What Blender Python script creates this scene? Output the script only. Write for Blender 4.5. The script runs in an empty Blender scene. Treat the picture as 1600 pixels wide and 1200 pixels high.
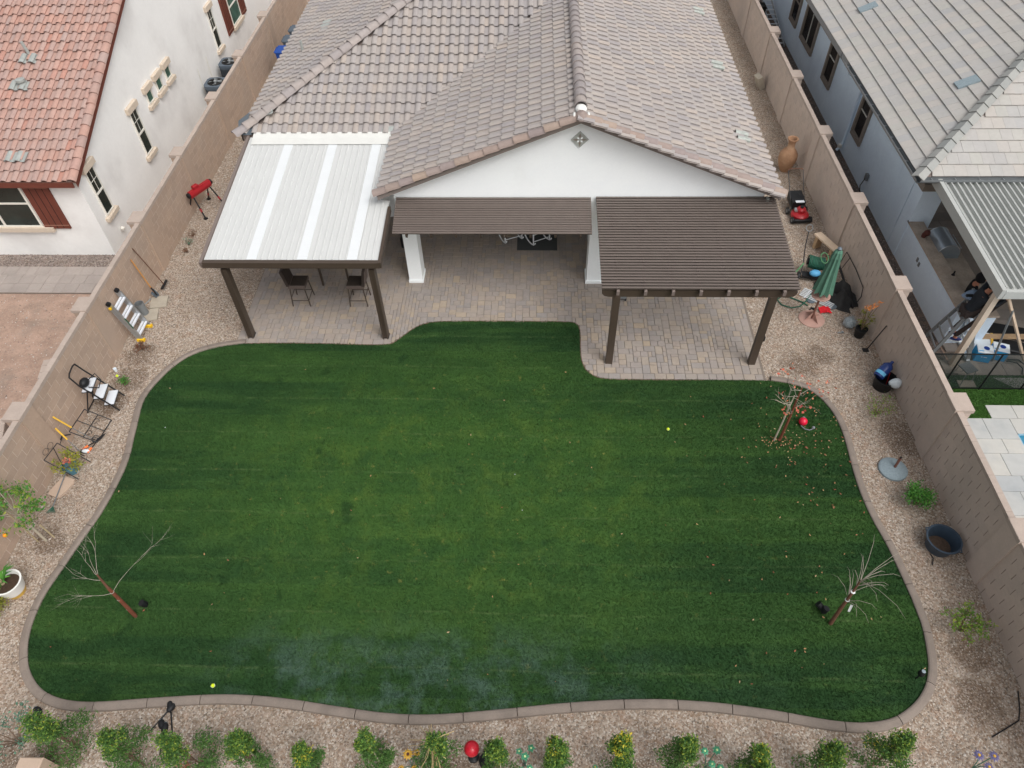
import bpy, math, random
import numpy as np
from mathutils import Vector, Matrix, Euler
random.seed(7); RNG = np.random.default_rng(7)
SC = bpy.context.scene
COL = SC.collection
R = math.radians

# ------------------------------------------------------------------ camera
def cam_axes(p, y, r):
    f = Vector((math.sin(y)*math.cos(p), math.cos(y)*math.cos(p), -math.sin(p)))
    rt = Vector((math.cos(y), -math.sin(y), 0)); up = rt.cross(f)
    c, s = math.cos(r), math.sin(r)
    return c*rt+s*up, -s*rt+c*up, f
CAMZ = 13.5
rt, up, fw = cam_axes(0.8500, -0.0492, -0.0289)
cd = bpy.data.cameras.new('camera'); cam = bpy.data.objects.new('camera', cd); COL.objects.link(cam)
cam.matrix_world = Matrix(((rt.x, up.x, -fw.x, 0), (rt.y, up.y, -fw.y, 0), (rt.z, up.z, -fw.z, CAMZ), (0, 0, 0, 1)))
cd.sensor_width = 36; cd.lens = 36*1121.9/1600; cd.clip_end = 500; cd.clip_start = .1
SC.camera = cam

# ------------------------------------------------------------------ light: overcast day
SUN_EL, SUN_AZ = R(55), R(138)
w = bpy.data.worlds.new('World'); SC.world = w; w.use_nodes = True
nt = w.node_tree; bg = nt.nodes['Background']
sky = nt.nodes.new('ShaderNodeTexSky'); sky.sky_type = 'NISHITA'; sky.sun_disc = False
sky.sun_elevation = SUN_EL; sky.sun_rotation = SUN_AZ; sky.air_density = 1.0; sky.dust_density = 6.0; sky.ozone_density = 1.0
hs = nt.nodes.new('ShaderNodeHueSaturation'); hs.inputs['Saturation'].default_value = .22
nt.links.new(sky.outputs[0], hs.inputs['Color']); nt.links.new(hs.outputs[0], bg.inputs['Color'])
bg.inputs['Strength'].default_value = 0.15
sl = bpy.data.lights.new('sun', 'SUN'); sl.energy = 0.75; sl.angle = R(30); sl.color = (1.0, .985, .965)
so = bpy.data.objects.new('sun', sl); COL.objects.link(so); so.location = (0, 0, 40)
so.rotation_euler = Vector((math.sin(SUN_AZ)*math.cos(SUN_EL)*-1, -math.cos(SUN_AZ)*math.cos(SUN_EL), -math.sin(SUN_EL))).to_track_quat('-Z', 'Y').to_euler()
SC.view_settings.view_transform = 'Standard'; SC.view_settings.look = 'None'
SC.view_settings.exposure = 0.14; SC.view_settings.gamma = 1.0; SC.view_settings.use_curve_mapping = False

# ------------------------------------------------------------------ materials
def srgb(r, g, b):
    f = lambda c: (c/255/12.92) if c/255 <= .04045 else ((c/255+.055)/1.055)**2.4
    return (f(r), f(g), f(b))
MATS = {}
class NT:
    def __init__(s, name, rough=.8, spec=.3, metal=0.0):
        m = bpy.data.materials.new(name); m.use_nodes = True; s.m = m; s.t = m.node_tree
        s.b = s.t.nodes['Principled BSDF']; s.out = s.t.nodes['Material Output']
        s.b.inputs['Roughness'].default_value = rough; s.b.inputs['Specular IOR Level'].default_value = spec; s.b.inputs['Metallic'].default_value = metal
        s.pos = s.n('ShaderNodeNewGeometry').outputs['Position']; MATS[name] = m
    def n(s, t, **kw):
        nd = s.t.nodes.new(t)
        for k, v in kw.items(): setattr(nd, k, v)
        return nd
    def l(s, a, b): s.t.links.new(a, b)
    def set(s, sock, v):
        if hasattr(v, 'is_output'): s.l(v, sock)
        else: sock.default_value = v
    def noise(s, scale, detail=3, vec=None, rough=.55, dist=0.0):
        n = s.n('ShaderNodeTexNoise'); n.inputs['Scale'].default_value = scale; n.inputs['Detail'].default_value = detail
        n.inputs['Roughness'].default_value = rough; n.inputs['Distortion'].default_value = dist
        s.l(vec or s.pos, n.inputs['Vector']); return n.outputs['Fac']
    def map(s, v, a, b, c=0.0, d=1.0, smooth=True):
        n = s.n('ShaderNodeMapRange', interpolation_type='SMOOTHSTEP' if smooth else 'LINEAR')
        s.l(v, n.inputs[0])
        for i, x in enumerate((a, b, c, d)): n.inputs[i+1].default_value = x
        return n.outputs[0]
    def math(s, op, a, b=0.0):
        n = s.n('ShaderNodeMath', operation=op); s.set(n.inputs[0], a); s.set(n.inputs[1], b); return n.outputs[0]
    def mix(s, f, a, b, mode='MIX'):
        n = s.n('ShaderNodeMix', data_type='RGBA', blend_type=mode)
        s.set(n.inputs[0], f)
        for i, v in ((6, a), (7, b)):
            if hasattr(v, 'is_output'): s.l(v, n.inputs[i])
            else: n.inputs[i].default_value = (*v[:3], 1)
        return n.outputs[2]
    def ramp(s, f, stops, const=False):
        n = s.n('ShaderNodeValToRGB'); cr = n.color_ramp
        if const: cr.interpolation = 'CONSTANT'
        while len(cr.elements) < len(stops): cr.elements.new(.5)
        for e, (p, c) in zip(cr.elements, stops): e.position = p; e.color = (*c[:3], 1)
        s.l(f, n.inputs[0]); return n.outputs[0]
    def rnd(s):
        a = s.n('ShaderNodeNewGeometry').outputs['Random Per Island']; b = s.n('ShaderNodeObjectInfo').outputs['Random']
        return s.math('FRACT', s.math('ADD', a, b))
    def xyz(s):
        n = s.n('ShaderNodeSeparateXYZ'); s.l(s.pos, n.inputs[0]); return n.outputs
    def bump(s, h, strength=.3, dist=.01):
        n = s.n('ShaderNodeBump'); n.inputs['Strength'].default_value = strength; n.inputs['Distance'].default_value = dist
        s.l(h, n.inputs['Height']); s.l(n.outputs[0], s.b.inputs['Normal'])
    def color(s, c): s.set(s.b.inputs['Base Color'], c if hasattr(c, 'is_output') else (*c[:3], 1))

def plain(name, c, rough=.7, var=.12, scale=6.0, bump=0.0, bscale=60.0, spec=.3, metal=0.0, grime=None, piece=0.0):
    """one paint or stuff: slow tone variation, fine grain, optional grime, optional tone per piece"""
    t = NT(name, rough, spec, metal)
    f = t.math('ADD', t.math('MULTIPLY', t.noise(scale, 4), .6), t.math('MULTIPLY', t.noise(scale*9, 2), .4))
    lo = tuple(x*(1-var) for x in c); hi = tuple(min(1, x*(1+var)) for x in c)
    col = t.mix(t.map(f, .3, .7), lo, hi)
    if piece:
        r = t.rnd(); k = t.map(r, 0, 1, 1-piece, 1+piece, False)
        h = t.n('ShaderNodeHueSaturation'); t.l(k, h.inputs['Value']); t.l(col, h.inputs['Color']); col = h.outputs[0]
    if grime:
        col = t.mix(t.math('MULTIPLY', t.map(t.noise(scale*.35, 5), .52, .75), grime[1]), col, grime[0])
    t.color(col)
    if bump: t.bump(t.noise(bscale, 3), bump, .01)
    return t.m

def palette(name, stops, rough=.8, grain=.12, gscale=30.0, bump=.15, spec=.2, big=None):
    """pieces that each take one tone of a palette"""
    t = NT(name, rough, spec)
    col = t.ramp(t.rnd(), stops)
    g = t.map(t.math('ADD', t.math('MULTIPLY', t.noise(gscale, 4), .5), t.math('MULTIPLY', t.noise(gscale*.13, 3), .5)), .3, .7, 1-grain, 1+grain)
    h = t.n('ShaderNodeHueSaturation'); t.l(g, h.inputs['Value']); t.l(col, h.inputs['Color']); col = h.outputs[0]
    if big: col = t.mix(t.math('MULTIPLY', t.map(t.noise(big[1], 5), .45, .7), big[2]), col, big[0])
    t.color(col)
    if bump: t.bump(t.noise(gscale*2.5, 4), bump, .008)
    return t.m

def spread(cols): return [(i/max(1, len(cols)-1), c) for i, c in enumerate(cols)]

# ------------------------------------------------------------------ builders
class B:
    """collects shapes; .obj() links them as ONE mesh object"""
    def __init__(s): s.v = []; s.f = []; s.sm = []
    def add(s, vs, fs, smooth=False, M=None):
        o = len(s.v)
        for p in vs: s.v.append(tuple(M @ Vector(p)) if M is not None else tuple(p))
        for f in fs: s.f.append(tuple(i+o for i in f)); s.sm.append(smooth)
        return s
    def box(s, c, d, M=None, ch=0.0):
        x, y, z = c; a, b, e = d[0]/2, d[1]/2, d[2]/2
        if ch:
            k = ch
            lo = [(-a, -b), (a, -b), (a, b), (-a, b)]; hi = [(-a+k, -b+k), (a-k, -b+k), (a-k, b-k), (-a+k, b-k)]
            vs = [(x+i, y+j, z-e) for i, j in lo]+[(x+i, y+j, z+e-k) for i, j in lo]+[(x+i, y+j, z+e) for i, j in hi]
            fs = [(3, 2, 1, 0)]+[(i, (i+1) % 4, 4+(i+1) % 4, 4+i) for i in range(4)]+[(4+i, 4+(i+1) % 4, 8+(i+1) % 4, 8+i) for i in range(4)]+[(8, 9, 10, 11)]
        else:
            vs = [(x+i*a, y+j*b, z+k*e) for k in (-1, 1) for i, j in ((-1, -1), (1, -1), (1, 1), (-1, 1))]
            fs = [(3, 2, 1, 0), (4, 5, 6, 7)]+[(i, (i+1) % 4, 4+(i+1) % 4, 4+i) for i in range(4)]
        return s.add(vs, fs, False, M)
    def beam(s, p0, p1, w, h, upv=(0, 0, 1)):
        p0, p1 = Vector(p0), Vector(p1); d = (p1-p0).normalized(); u = Vector(upv)
        if abs(d.dot(u)) > .98: u = Vector((0, 1, 0))
        r = d.cross(u).normalized(); u = r.cross(d).normalized()
        vs = [p+r*i*w/2+u*j*h/2 for p in (p0, p1) for i, j in ((-1, -1), (1, -1), (1, 1), (-1, 1))]
        return s.add(vs, [(0, 1, 2, 3), (7, 6, 5, 4)]+[(i, 4+i, 4+(i+1) % 4, (i+1) % 4) for i in range(4)])
    def tube(s, pts, r, n=6, cap=True, smooth=True):
        pts = [Vector(p) for p in pts]; rs = r if isinstance(r, (list, tuple)) else [r]*len(pts)
        vs = []; fs = []; ref = None
        for i, p in enumerate(pts):
            d = (pts[min(i+1, len(pts)-1)]-pts[max(i-1, 0)])
            d = d.normalized() if d.length > 1e-9 else Vector((0, 0, 1))
            if ref is None:
                ref = d.cross(Vector((0, 0, 1)) if abs(d.z) < .9 else Vector((1, 0, 0))).normalized()
            else:
                ref = (ref-d*ref.dot(d)); ref = ref.normalized() if ref.length > 1e-6 else d.orthogonal().normalized()
            b = d.cross(ref)
            for k in range(n):
                a = 2*math.pi*k/n; vs.append(p+(ref*math.cos(a)+b*math.sin(a))*rs[i])
        for i in range(len(pts)-1):
            for k in range(n): fs.append((i*n+k, i*n+(k+1) % n, (i+1)*n+(k+1) % n, (i+1)*n+k))
        s.add(vs, fs, smooth)
        if cap:
            o = len(s.v)-len(vs)
            s.f.append(tuple(o+k for k in reversed(range(n)))); s.sm.append(False)
            s.f.append(tuple(o+(len(pts)-1)*n+k for k in range(n))); s.sm.append(False)
        return s
    def lathe(s, prof, n=16, c=(0, 0, 0), M=None, smooth=True, sx=1, sy=1):
        vs = []; fs = []
        for r, z in prof:
            for k in range(n):
                a = 2*math.pi*k/n; vs.append((c[0]+sx*r*math.cos(a), c[1]+sy*r*math.sin(a), c[2]+z))
        for i in range(len(prof)-1):
            for k in range(n): fs.append((i*n+k, i*n+(k+1) % n, (i+1)*n+(k+1) % n, (i+1)*n+k))
        if prof[0][0] > 1e-4: fs.append(tuple(reversed(range(n))))
        if prof[-1][0] > 1e-4: fs.append(tuple((len(prof)-1)*n+k for k in range(n)))
        return s.add(vs, fs, smooth, M)
    def ball(s, c, r, n=10, m=6, sc=(1, 1, 1), M=None):
        pr = [(r*math.sin(math.pi*i/m), -r*math.cos(math.pi*i/m)) for i in range(m+1)]
        pr[0] = (1e-5, -r); pr[-1] = (1e-5, r)
        T = Matrix.Translation(c) @ Matrix.Diagonal((*sc, 1))
        if M is not None: T = M @ T
        return s.lathe(pr, n, (0, 0, 0), T)
    def prism(s, poly, z0, z1, M=None):
        n = len(poly)
        vs = [(*p, z0) for p in poly]+[(*p, z1) for p in poly]
        return s.add(vs, [tuple(reversed(range(n))), tuple(range(n, 2*n))]+[(i, (i+1) % n, n+(i+1) % n, n+i) for i in range(n)], False, M)
    def quad(s, *ps): return s.add(ps, [tuple(range(len(ps)))])
    def mesh(s, name, mat):
        me = bpy.data.meshes.new(name); me.from_pydata(s.v, [], s.f)
        me.polygons.foreach_set('use_smooth', s.sm); me.materials.append(MATS[mat] if isinstance(mat, str) else mat); me.update()
        if any(s.sm): me.set_sharp_from_angle(angle=R(42))
        return me
    def obj(s, name, mat, parent=None, loc=None, label=None): return link(name, s.mesh(name, mat), parent, loc, label=label)

def link(name, me, parent=None, loc=None, rot=None, label=None, kind=None):
    o = bpy.data.objects.new(name, me); COL.objects.link(o)
    if parent is not None: o.parent = parent
    if loc is not None: o.location = loc
    if rot is not None: o.rotation_euler = rot
    if label: o['label'] = label
    if kind: o['kind'] = kind
    return o
def np_mesh(name, V, F, mat, smooth=False):
    """V (n,3) array; F (m,k) int array with one face size"""
    me = bpy.data.meshes.new(name); V = np.asarray(V, np.float32); F = np.asarray(F, np.int32); k = F.shape[1]
    me.vertices.add(len(V)); me.vertices.foreach_set('co', V.ravel())
    me.loops.add(F.size); me.loops.foreach_set('vertex_index', F.ravel())
    me.polygons.add(len(F)); me.polygons.foreach_set('loop_start', np.arange(0, F.size, k, dtype=np.int32))
    me.polygons.foreach_set('use_smooth', np.full(len(F), smooth)); me.update(calc_edges=True); me.validate()
    if smooth: me.set_sharp_from_angle(angle=R(42))
    me.materials.append(MATS[mat]); return me
def tag(o, label, cat, group=None):
    o['label'] = label; o['category'] = cat
    if group: o['group'] = group
    return o
def thing(name, label, cat, loc=(0, 0, 0), rz=0.0, group=None):
    o = bpy.data.objects.new(name, None); COL.objects.link(o); o.location = loc; o.rotation_euler = (0, 0, rz); o.empty_display_size = .1
    return tag(o, label, cat, group)
def struct(name, me, kind='structure', parent=None):
    return link(name, me, parent, kind=kind)
def copy_tree(o, parent=None):
    c = o.copy(); COL.objects.link(c); c.parent = parent
    for ch in o.children: copy_tree(ch, c)
    return c
def rot(ax, a): return Matrix.Rotation(a, 4, ax)
def tr(*p): return Matrix.Translation(p)
def chaikin(pts, n=2, closed=False):
    for _ in range(n):
        q = []
        m = len(pts)
        if not closed: q.append(pts[0])
        for i in range(m if closed else m-1):
            a, b = pts[i], pts[(i+1) % m]
            q += [(a[0]*.75+b[0]*.25, a[1]*.75+b[1]*.25), (a[0]*.25+b[0]*.75, a[1]*.25+b[1]*.75)]
        if not closed: q.append(pts[-1])
        pts = q
    return pts
def inside(P, poly):
    x, y = P[:, 0], P[:, 1]; c = np.zeros(len(P), bool); n = len(poly); j = n-1
    for i in range(n):
        xi, yi = poly[i]; xj, yj = poly[j]
        m = ((yi > y) != (yj > y)) & (x < (xj-xi)*(y-yi)/((yj-yi) or 1e-12)+xi); c ^= m; j = i
    return c
# ------------------------------------------------------------------ material list
plain('white_stucco', srgb(249, 253, 254), .85, .02, 2, .25, 90, grime=(srgb(226, 228, 226), .3))
plain('cream_stucco', srgb(240, 239, 236), .9, .03, 1.2, .3, 80, grime=(srgb(206, 203, 200), .55))
plain('blue_stucco', srgb(222, 238, 253), .9, .04, 1.5, .35, 70, grime=(srgb(198, 212, 228), .5))
plain('flash_cream', srgb(212, 212, 207), .6, .04, 4)
plain('trim_beige', srgb(205, 190, 172), .85, .05, 6, .1)
plain('trim_taupe', srgb(138, 128, 118), .85, .06, 6, .1)
plain('brown_metal', srgb(74, 63, 54), .45, .06, 5, 0, spec=.4)
plain('slat_brown', srgb(104, 94, 88), .5, .06, 4, 0, spec=.35, piece=.05)
plain('rake_paint', srgb(138, 128, 122), .6, .06)
plain('cover_grey', srgb(176, 178, 174), .5, .05, 3)
plain('clay_deck', srgb(128, 92, 80), .8, .1)
plain('fascia', srgb(120, 108, 102), .6, .08)
plain('white_metal', srgb(198, 199, 197), .45, .02, 1.4, 0, spec=.3, grime=(srgb(194, 195, 194), .3))
plain('chair_white', srgb(246, 248, 250), .5, .02)
plain('white_panel', srgb(216, 219, 220), .45, .02, 3)
plain('grey_metal', srgb(120, 124, 126), .4, .1, 6, 0, spec=.5)
plain('aluminium', srgb(190, 195, 198), .35, .08, 8, 0, spec=.5, metal=.75)
plain('silver_grille', srgb(222, 226, 232), .4, .04)
plain('black_metal', srgb(38, 38, 40), .45, .1)
plain('black_plastic', srgb(30, 31, 33), .5, .12)
plain('dark_void', srgb(34, 32, 30), .9, .1)
plain('concrete_slab', srgb(172, 163, 148), .9, .1, 5, .2)
plain('tan_slab', srgb(186, 164, 146), .9, .07, 5, .2)
plain('flashing', srgb(98, 108, 116), .5, .15, 5, 0, metal=.2)
plain('vent_metal', srgb(158, 162, 158), .5, .12, 5)
plain('vent_paint', srgb(168, 172, 166), .6, .2, 10)
plain('wood_pale', srgb(212, 190, 166), .7, .1, 5)
plain('wood_tan', srgb(178, 150, 118), .7, .16, 9)
plain('wood_handle', srgb(196, 140, 78), .6, .12, 9)
plain('stake_wood', srgb(176, 160, 128), .8, .15, 9)
plain('yellow', srgb(236, 190, 40), .5, .06)
plain('yellow_handle', srgb(232, 186, 74), .5, .06)
plain('orange', srgb(238, 122, 62), .5, .08)
plain('red_paint', srgb(160, 30, 38), .35, .08, spec=.5)
plain('red_cloth', srgb(206, 34, 44), .8, .1)
plain('red_lens', srgb(214, 30, 62), .25, .06, spec=.5)
plain('blue_bin', srgb(38, 78, 156), .5, .08)
plain('grey_bin', srgb(88, 98, 108), .6, .1)
plain('terracotta', srgb(158, 122, 94), .75, .16, 7, .15, grime=(srgb(206, 178, 148), .5))
plain('green_cloth', srgb(86, 126, 108), .85, .1, 8)
plain('green_hose', srgb(48, 96, 78), .5, .12)
plain('green_hose_pale', srgb(96, 148, 104), .5, .12)
plain('pink_iron', srgb(172, 138, 126), .7, .1)
plain('rust_pole', srgb(122, 84, 72), .7, .14)
plain('tarp_black', srgb(44, 44, 44), .75, .3, 5, .2)
plain('blue_plastic', srgb(92, 164, 208), .5, .08)
plain('lime_plastic', srgb(182, 200, 80), .5, .08)
plain('tub_blue', srgb(54, 68, 82), .4, .1, spec=.5)
plain('jug_blue', srgb(38, 62, 124), .25, .15, spec=.5)
plain('label_cyan', srgb(110, 190, 232), .5, .05)
plain('plastic_bag', srgb(214, 222, 226), .4, .1)
plain('soil', srgb(70, 55, 44), .95, .25, 20, .4)
plain('mulch', srgb(80, 66, 56), .95, .3, 22, .4)
plain('stone_disc', srgb(138, 152, 158), .9, .14, 24, .2)
plain('pot_white', srgb(232, 232, 228), .35, .03, spec=.5)
plain('pot_yellow', srgb(214, 176, 84), .5, .1)
plain('blue_glaze', srgb(78, 130, 148), .3, .35, 16, spec=.5)
plain('bark', srgb(118, 98, 82), .9, .18, 14, .3)
plain('bark_pale', srgb(176, 166, 148), .9, .14, 14, .2)
plain('twig', srgb(158, 150, 138), .9, .14, 14)
plain('trunk_wrap', srgb(116, 68, 50), .85, .22, 12, .2)
plain('trunk_brown', srgb(106, 74, 58), .85, .2, 12, .2)
plain('reed', srgb(172, 152, 112), .9, .15, 14)
plain('tie_white', srgb(226, 228, 228), .6, .04)
plain('wicker', srgb(62, 53, 48), .7, .14, 30, .5, 120)
plain('wicker_rim', srgb(102, 90, 84), .7, .14, 40, .5, 150)
plain('seat_dark', srgb(56, 48, 42), .85, .12)
plain('rug_grey', srgb(74, 76, 76), .95, .08, 20)
plain('shutter_brown', srgb(110, 60, 48), .65, .1, 6)
plain('shutter_line', srgb(150, 108, 92), .65, .1, 6)
plain('frame_white', srgb(226, 222, 212), .5, .03)
plain('frame_green', srgb(122, 158, 142), .5, .05)
plain('blind', srgb(126, 130, 122), .8, .05)
plain('counter_stone', srgb(176, 162, 148), .6, .2, 4, 0, grime=(srgb(140, 118, 100), .5))
plain('steel', srgb(150, 160, 168), .3, .06, 5, 0, metal=.6, spec=.5)
plain('fence_frame', srgb(20, 22, 22), .5, .08)
plain('jacket', srgb(38, 42, 48), .85, .14, 12, .2)
plain('jacket_black', srgb(24, 24, 27), .85, .14, 12, .2)
plain('trousers', srgb(62, 54, 52), .85, .14, 12, .2)
plain('denim', srgb(116, 132, 152), .85, .2, 12, .2)
plain('skin', srgb(178, 122, 98), .6, .06)
plain('shoe_blue', srgb(44, 52, 108), .6, .1)
plain('hair', srgb(24, 22, 22), .7, .1)
plain('carton_white', srgb(226, 234, 240), .6, .03)
plain('carton_blue', srgb(38, 156, 216), .6, .04)
plain('carton_navy', srgb(28, 62, 140), .6, .05)
plain('tennis', srgb(206, 226, 46), .9, .06)
plain('petal_yellow', srgb(206, 162, 66), .6, .12)
plain('petal_core', srgb(88, 50, 44), .7, .2)
plain('petal_green', srgb(84, 158, 122), .5, .12)
plain('petal_green_tip', srgb(196, 222, 160), .5, .12)
plain('petal_purple', srgb(104, 100, 142), .6, .2)
plain('globe_red', srgb(190, 24, 44), .3, .06, spec=.5)
plain('foil_grey', srgb(150, 158, 162), .4, .3, 26)
plain('fruit_orange', srgb(240, 150, 28), .5, .08)
plain('dirt', srgb(164, 138, 122), .95, .22, 2.4, .6, 40, grime=(srgb(134, 121, 110), .85))
plain('concrete_path', srgb(160, 150, 143), .92, .1, 1.6, .15, 60, grime=(srgb(138, 130, 124), .5))
plain('curb_concrete', srgb(132, 121, 112), .9, .12, 5, .2, 90, piece=.06, grime=(srgb(108, 99, 92), .5))
plain('edge_brown', srgb(112, 92, 80), .9, .15, 6, .2)
plain('paver_sand', srgb(122, 112, 103), .95, .15, 20)
plain('water', srgb(58, 128, 158), .05, .05, 2, spec=.5)
plain('pool_plaster', srgb(140, 178, 196), .7, .05)
plain('mortar_left', srgb(206, 190, 176), .95, .06, 10)
plain('mortar_right', srgb(120, 106, 99), .95, .08, 10)
plain('wall_cap', srgb(175, 160, 149), .9, .07, 4, .15, piece=.05)
plain('ridge_mortar', srgb(220, 220, 216), .9, .06)
palette('block_left', spread([srgb(177, 155, 138), srgb(184, 161, 143), srgb(173, 152, 136), srgb(181, 158, 140)]), .95, .07, 25, .25, big=(srgb(172, 156, 143), .5, .5))
palette('block_right', spread([srgb(192, 176, 164), srgb(196, 180, 168), srgb(188, 173, 162), srgb(194, 178, 166)]), .95, .05, 25, .25, big=(srgb(168, 156, 148), .4, .5))
palette('roof_tile', spread([srgb(159, 153, 151), srgb(165, 158, 153), srgb(169, 160, 153), srgb(162, 156, 153), srgb(167, 158, 152), srgb(172, 161, 152), srgb(161, 155, 153), srgb(154, 148, 147), srgb(166, 157, 151), srgb(163, 157, 153)]), .85, .06, 10, .12, big=(srgb(152, 148, 149), .8, .35))
palette('rake_tile', spread([srgb(158, 140, 130), srgb(148, 134, 128), srgb(163, 145, 131), srgb(151, 138, 134), srgb(142, 130, 127)]), .85, .1, 12, .12)
palette('ridge_tile', spread([srgb(158, 150, 147), srgb(150, 143, 142), srgb(164, 154, 148), srgb(153, 147, 146)]), .85, .1, 12, .12)
palette('clay_tile', spread([srgb(176, 141, 129), srgb(182, 148, 136), srgb(172, 137, 125), srgb(178, 151, 141), srgb(166, 140, 132), srgb(182, 143, 129), srgb(170, 148, 141), srgb(178, 134, 120)]), .85, .09, 10, .12, big=(srgb(166, 146, 139), .8, .45))
palette('slate_tile', spread([srgb(174, 172, 166), srgb(178, 174, 168), srgb(171, 169, 166), srgb(181, 175, 168), srgb(168, 167, 166)]), .85, .05, 10, .1)
palette('slate_ridge', spread([srgb(152, 153, 149), srgb(158, 158, 154), srgb(146, 148, 146)]), .85, .06, 10, .1)
palette('paver', spread([srgb(148, 140, 134), srgb(155, 145, 136), srgb(162, 149, 135), srgb(146, 139, 134), srgb(152, 143, 137), srgb(166, 151, 133), srgb(149, 143, 139), srgb(156, 144, 134), srgb(143, 137, 133)]), .9, .08, 14, .2, big=(srgb(154, 144, 136), .6, .35))
palette('deck_tile', spread([srgb(178, 179, 177), srgb(186, 184, 178), srgb(170, 173, 174), srgb(192, 189, 181)]), .7, .06, 5, .05, big=(srgb(152, 157, 160), 1.2, .6))
palette('plank_tile', spread([srgb(150, 140, 130), srgb(158, 148, 138), srgb(142, 134, 128), srgb(164, 150, 136)]), .7, .08, 6, .05, big=(srgb(124, 116, 110), 1.2, .5))
palette('pebble', spread([srgb(148, 136, 125), srgb(188, 179, 169), srgb(118, 100, 87), srgb(166, 151, 137), srgb(206, 200, 193), srgb(136, 114, 96), srgb(160, 153, 146), srgb(178, 160, 142), srgb(108, 100, 94)]), .85, .08, 60, 0)
palette('pebble_grey', spread([srgb(120, 108, 102), srgb(160, 148, 140), srgb(92, 84, 80), srgb(140, 124, 114)]), .85, .08, 60, 0)
palette('leaf_red', spread([srgb(188, 96, 78), srgb(206, 128, 98), srgb(168, 72, 68), srgb(212, 146, 108)]), .7, .1, 60, 0)
palette('leaf_fallen', spread([srgb(166, 122, 88), srgb(186, 154, 112), srgb(150, 84, 68), srgb(196, 172, 136), srgb(124, 88, 64), srgb(168, 96, 76)]), .8, .1, 60, 0)
palette('leaf_orange_flower', spread([srgb(232, 150, 82), srgb(240, 172, 110), srgb(220, 128, 66)]), .7, .1, 60, 0)
palette('leaf_dead', spread([srgb(104, 72, 58), srgb(132, 96, 72), srgb(84, 56, 50)]), .9, .1, 60, 0)
def leafmat(name, cols):
    t = NT(name, .55, .3); c = t.ramp(t.rnd(), spread(cols)); t.color(c)
    tl = t.n('ShaderNodeBsdfTranslucent'); t.l(c, tl.inputs['Color']); m = t.n('ShaderNodeMixShader'); m.inputs[0].default_value = .25
    t.l(t.b.outputs[0], m.inputs[1]); t.l(tl.outputs[0], m.inputs[2]); t.l(m.outputs[0], t.out.inputs[0])
leafmat('leaf_green', [srgb(70, 108, 54), srgb(86, 124, 60), srgb(58, 92, 50), srgb(100, 136, 64), srgb(76, 112, 56)])
leafmat('leaf_fresh', [srgb(98, 138, 58), srgb(122, 154, 64), srgb(86, 126, 54), srgb(140, 162, 66), srgb(150, 160, 62)])
leafmat('leaf_yellow', [srgb(206, 190, 60), srgb(186, 186, 66), srgb(222, 196, 70)])
leafmat('leaf_bright', [srgb(74, 132, 56), srgb(92, 150, 62), srgb(60, 116, 52), srgb(110, 164, 70)])
leafmat('leaf_olive', [srgb(140, 150, 58), srgb(160, 162, 60), srgb(112, 130, 54), srgb(178, 164, 64)])
leafmat('leaf_teal', [srgb(92, 132, 112), srgb(110, 148, 124), srgb(78, 112, 96)])

def glass(name, c, rough=.08):
    t = NT(name, rough, .5); t.color(t.mix(t.map(t.noise(1.3, 3), .35, .65), tuple(x*.6 for x in c), c)); return t.m
glass('glass_dark', srgb(44, 54, 50)); glass('glass_black', srgb(26, 28, 32), .2); glass('glass_teal', srgb(70, 106, 94))

def gravel_mat(name, cols, scale, dirt=None, dirtcol=None, big=.25):
    t = NT(name, .95, .15)
    v = t.n('ShaderNodeTexVoronoi'); v.inputs['Scale'].default_value = scale; t.l(t.pos, v.inputs['Vector'])
    sep = t.n('ShaderNodeSeparateColor'); t.l(v.outputs['Color'], sep.inputs[0])
    col = t.ramp(sep.outputs[0], spread(cols))
    col = t.mix(t.math('MULTIPLY', t.map(t.noise(.9, 5), .35, .7), big), col, tuple(x*.72 for x in cols[0]))
    col = t.mix(t.math('MULTIPLY', t.map(t.noise(3.5, 4), .5, .75), big), col, srgb(178, 138, 112))
    if dirt:
        acc = None
        wob = t.math('MULTIPLY', t.math('SUBTRACT', t.noise(3.0, 5), .5), 1.6)
        for x, y, r in dirt:
            d = t.n('ShaderNodeVectorMath', operation='DISTANCE'); t.l(t.pos, d.inputs[0]); d.inputs[1].default_value = (x, y, 0)
            k = t.map(t.math('ADD', t.math('DIVIDE', d.outputs['Value'], r), wob), .55, 1.05, 1, 0)
            acc = k if acc is None else t.math('MAXIMUM', acc, k)
        fine = t.map(t.noise(26, 2), .35, .6, .25, .8)
        col = t.mix(t.math('MULTIPLY', acc, fine), col, dirtcol)
    t.color(col)
    h = t.math('SUBTRACT', 1.0, v.outputs['Distance']); t.bump(h, .9, .012)
DIRT = [(6.75, 12.6, .55), (7.3, 12.9, .4), (8.5, 10.3, .6), (-10.4, 12.8, .5), (-10.35, 11.9, .55), (-10.3, 7.3, .45), (-10.5, 11.1, .5), (-8.3, 3.2, .55), (7.9, 4.4, .5), (-9.2, 2.9, .6), (8.1, 5.2, .4), (-1.3, 3.1, .3), (1.9, 3.1, .3)]
gravel_mat('gravel', [srgb(150, 134, 119), srgb(180, 167, 153), srgb(123, 103, 86), srgb(160, 143, 126), srgb(196, 187, 176), srgb(138, 116, 97), srgb(155, 145, 133), srgb(102, 90, 80)], 34, DIRT, srgb(92, 76, 63))
gravel_mat('gravel_grey', [srgb(134, 122, 114), srgb(170, 158, 148), srgb(104, 94, 88), srgb(150, 134, 124)], 26)
gravel_mat('gravel_dark', [srgb(92, 84, 80), srgb(112, 102, 96), srgb(76, 70, 68)], 40)

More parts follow.
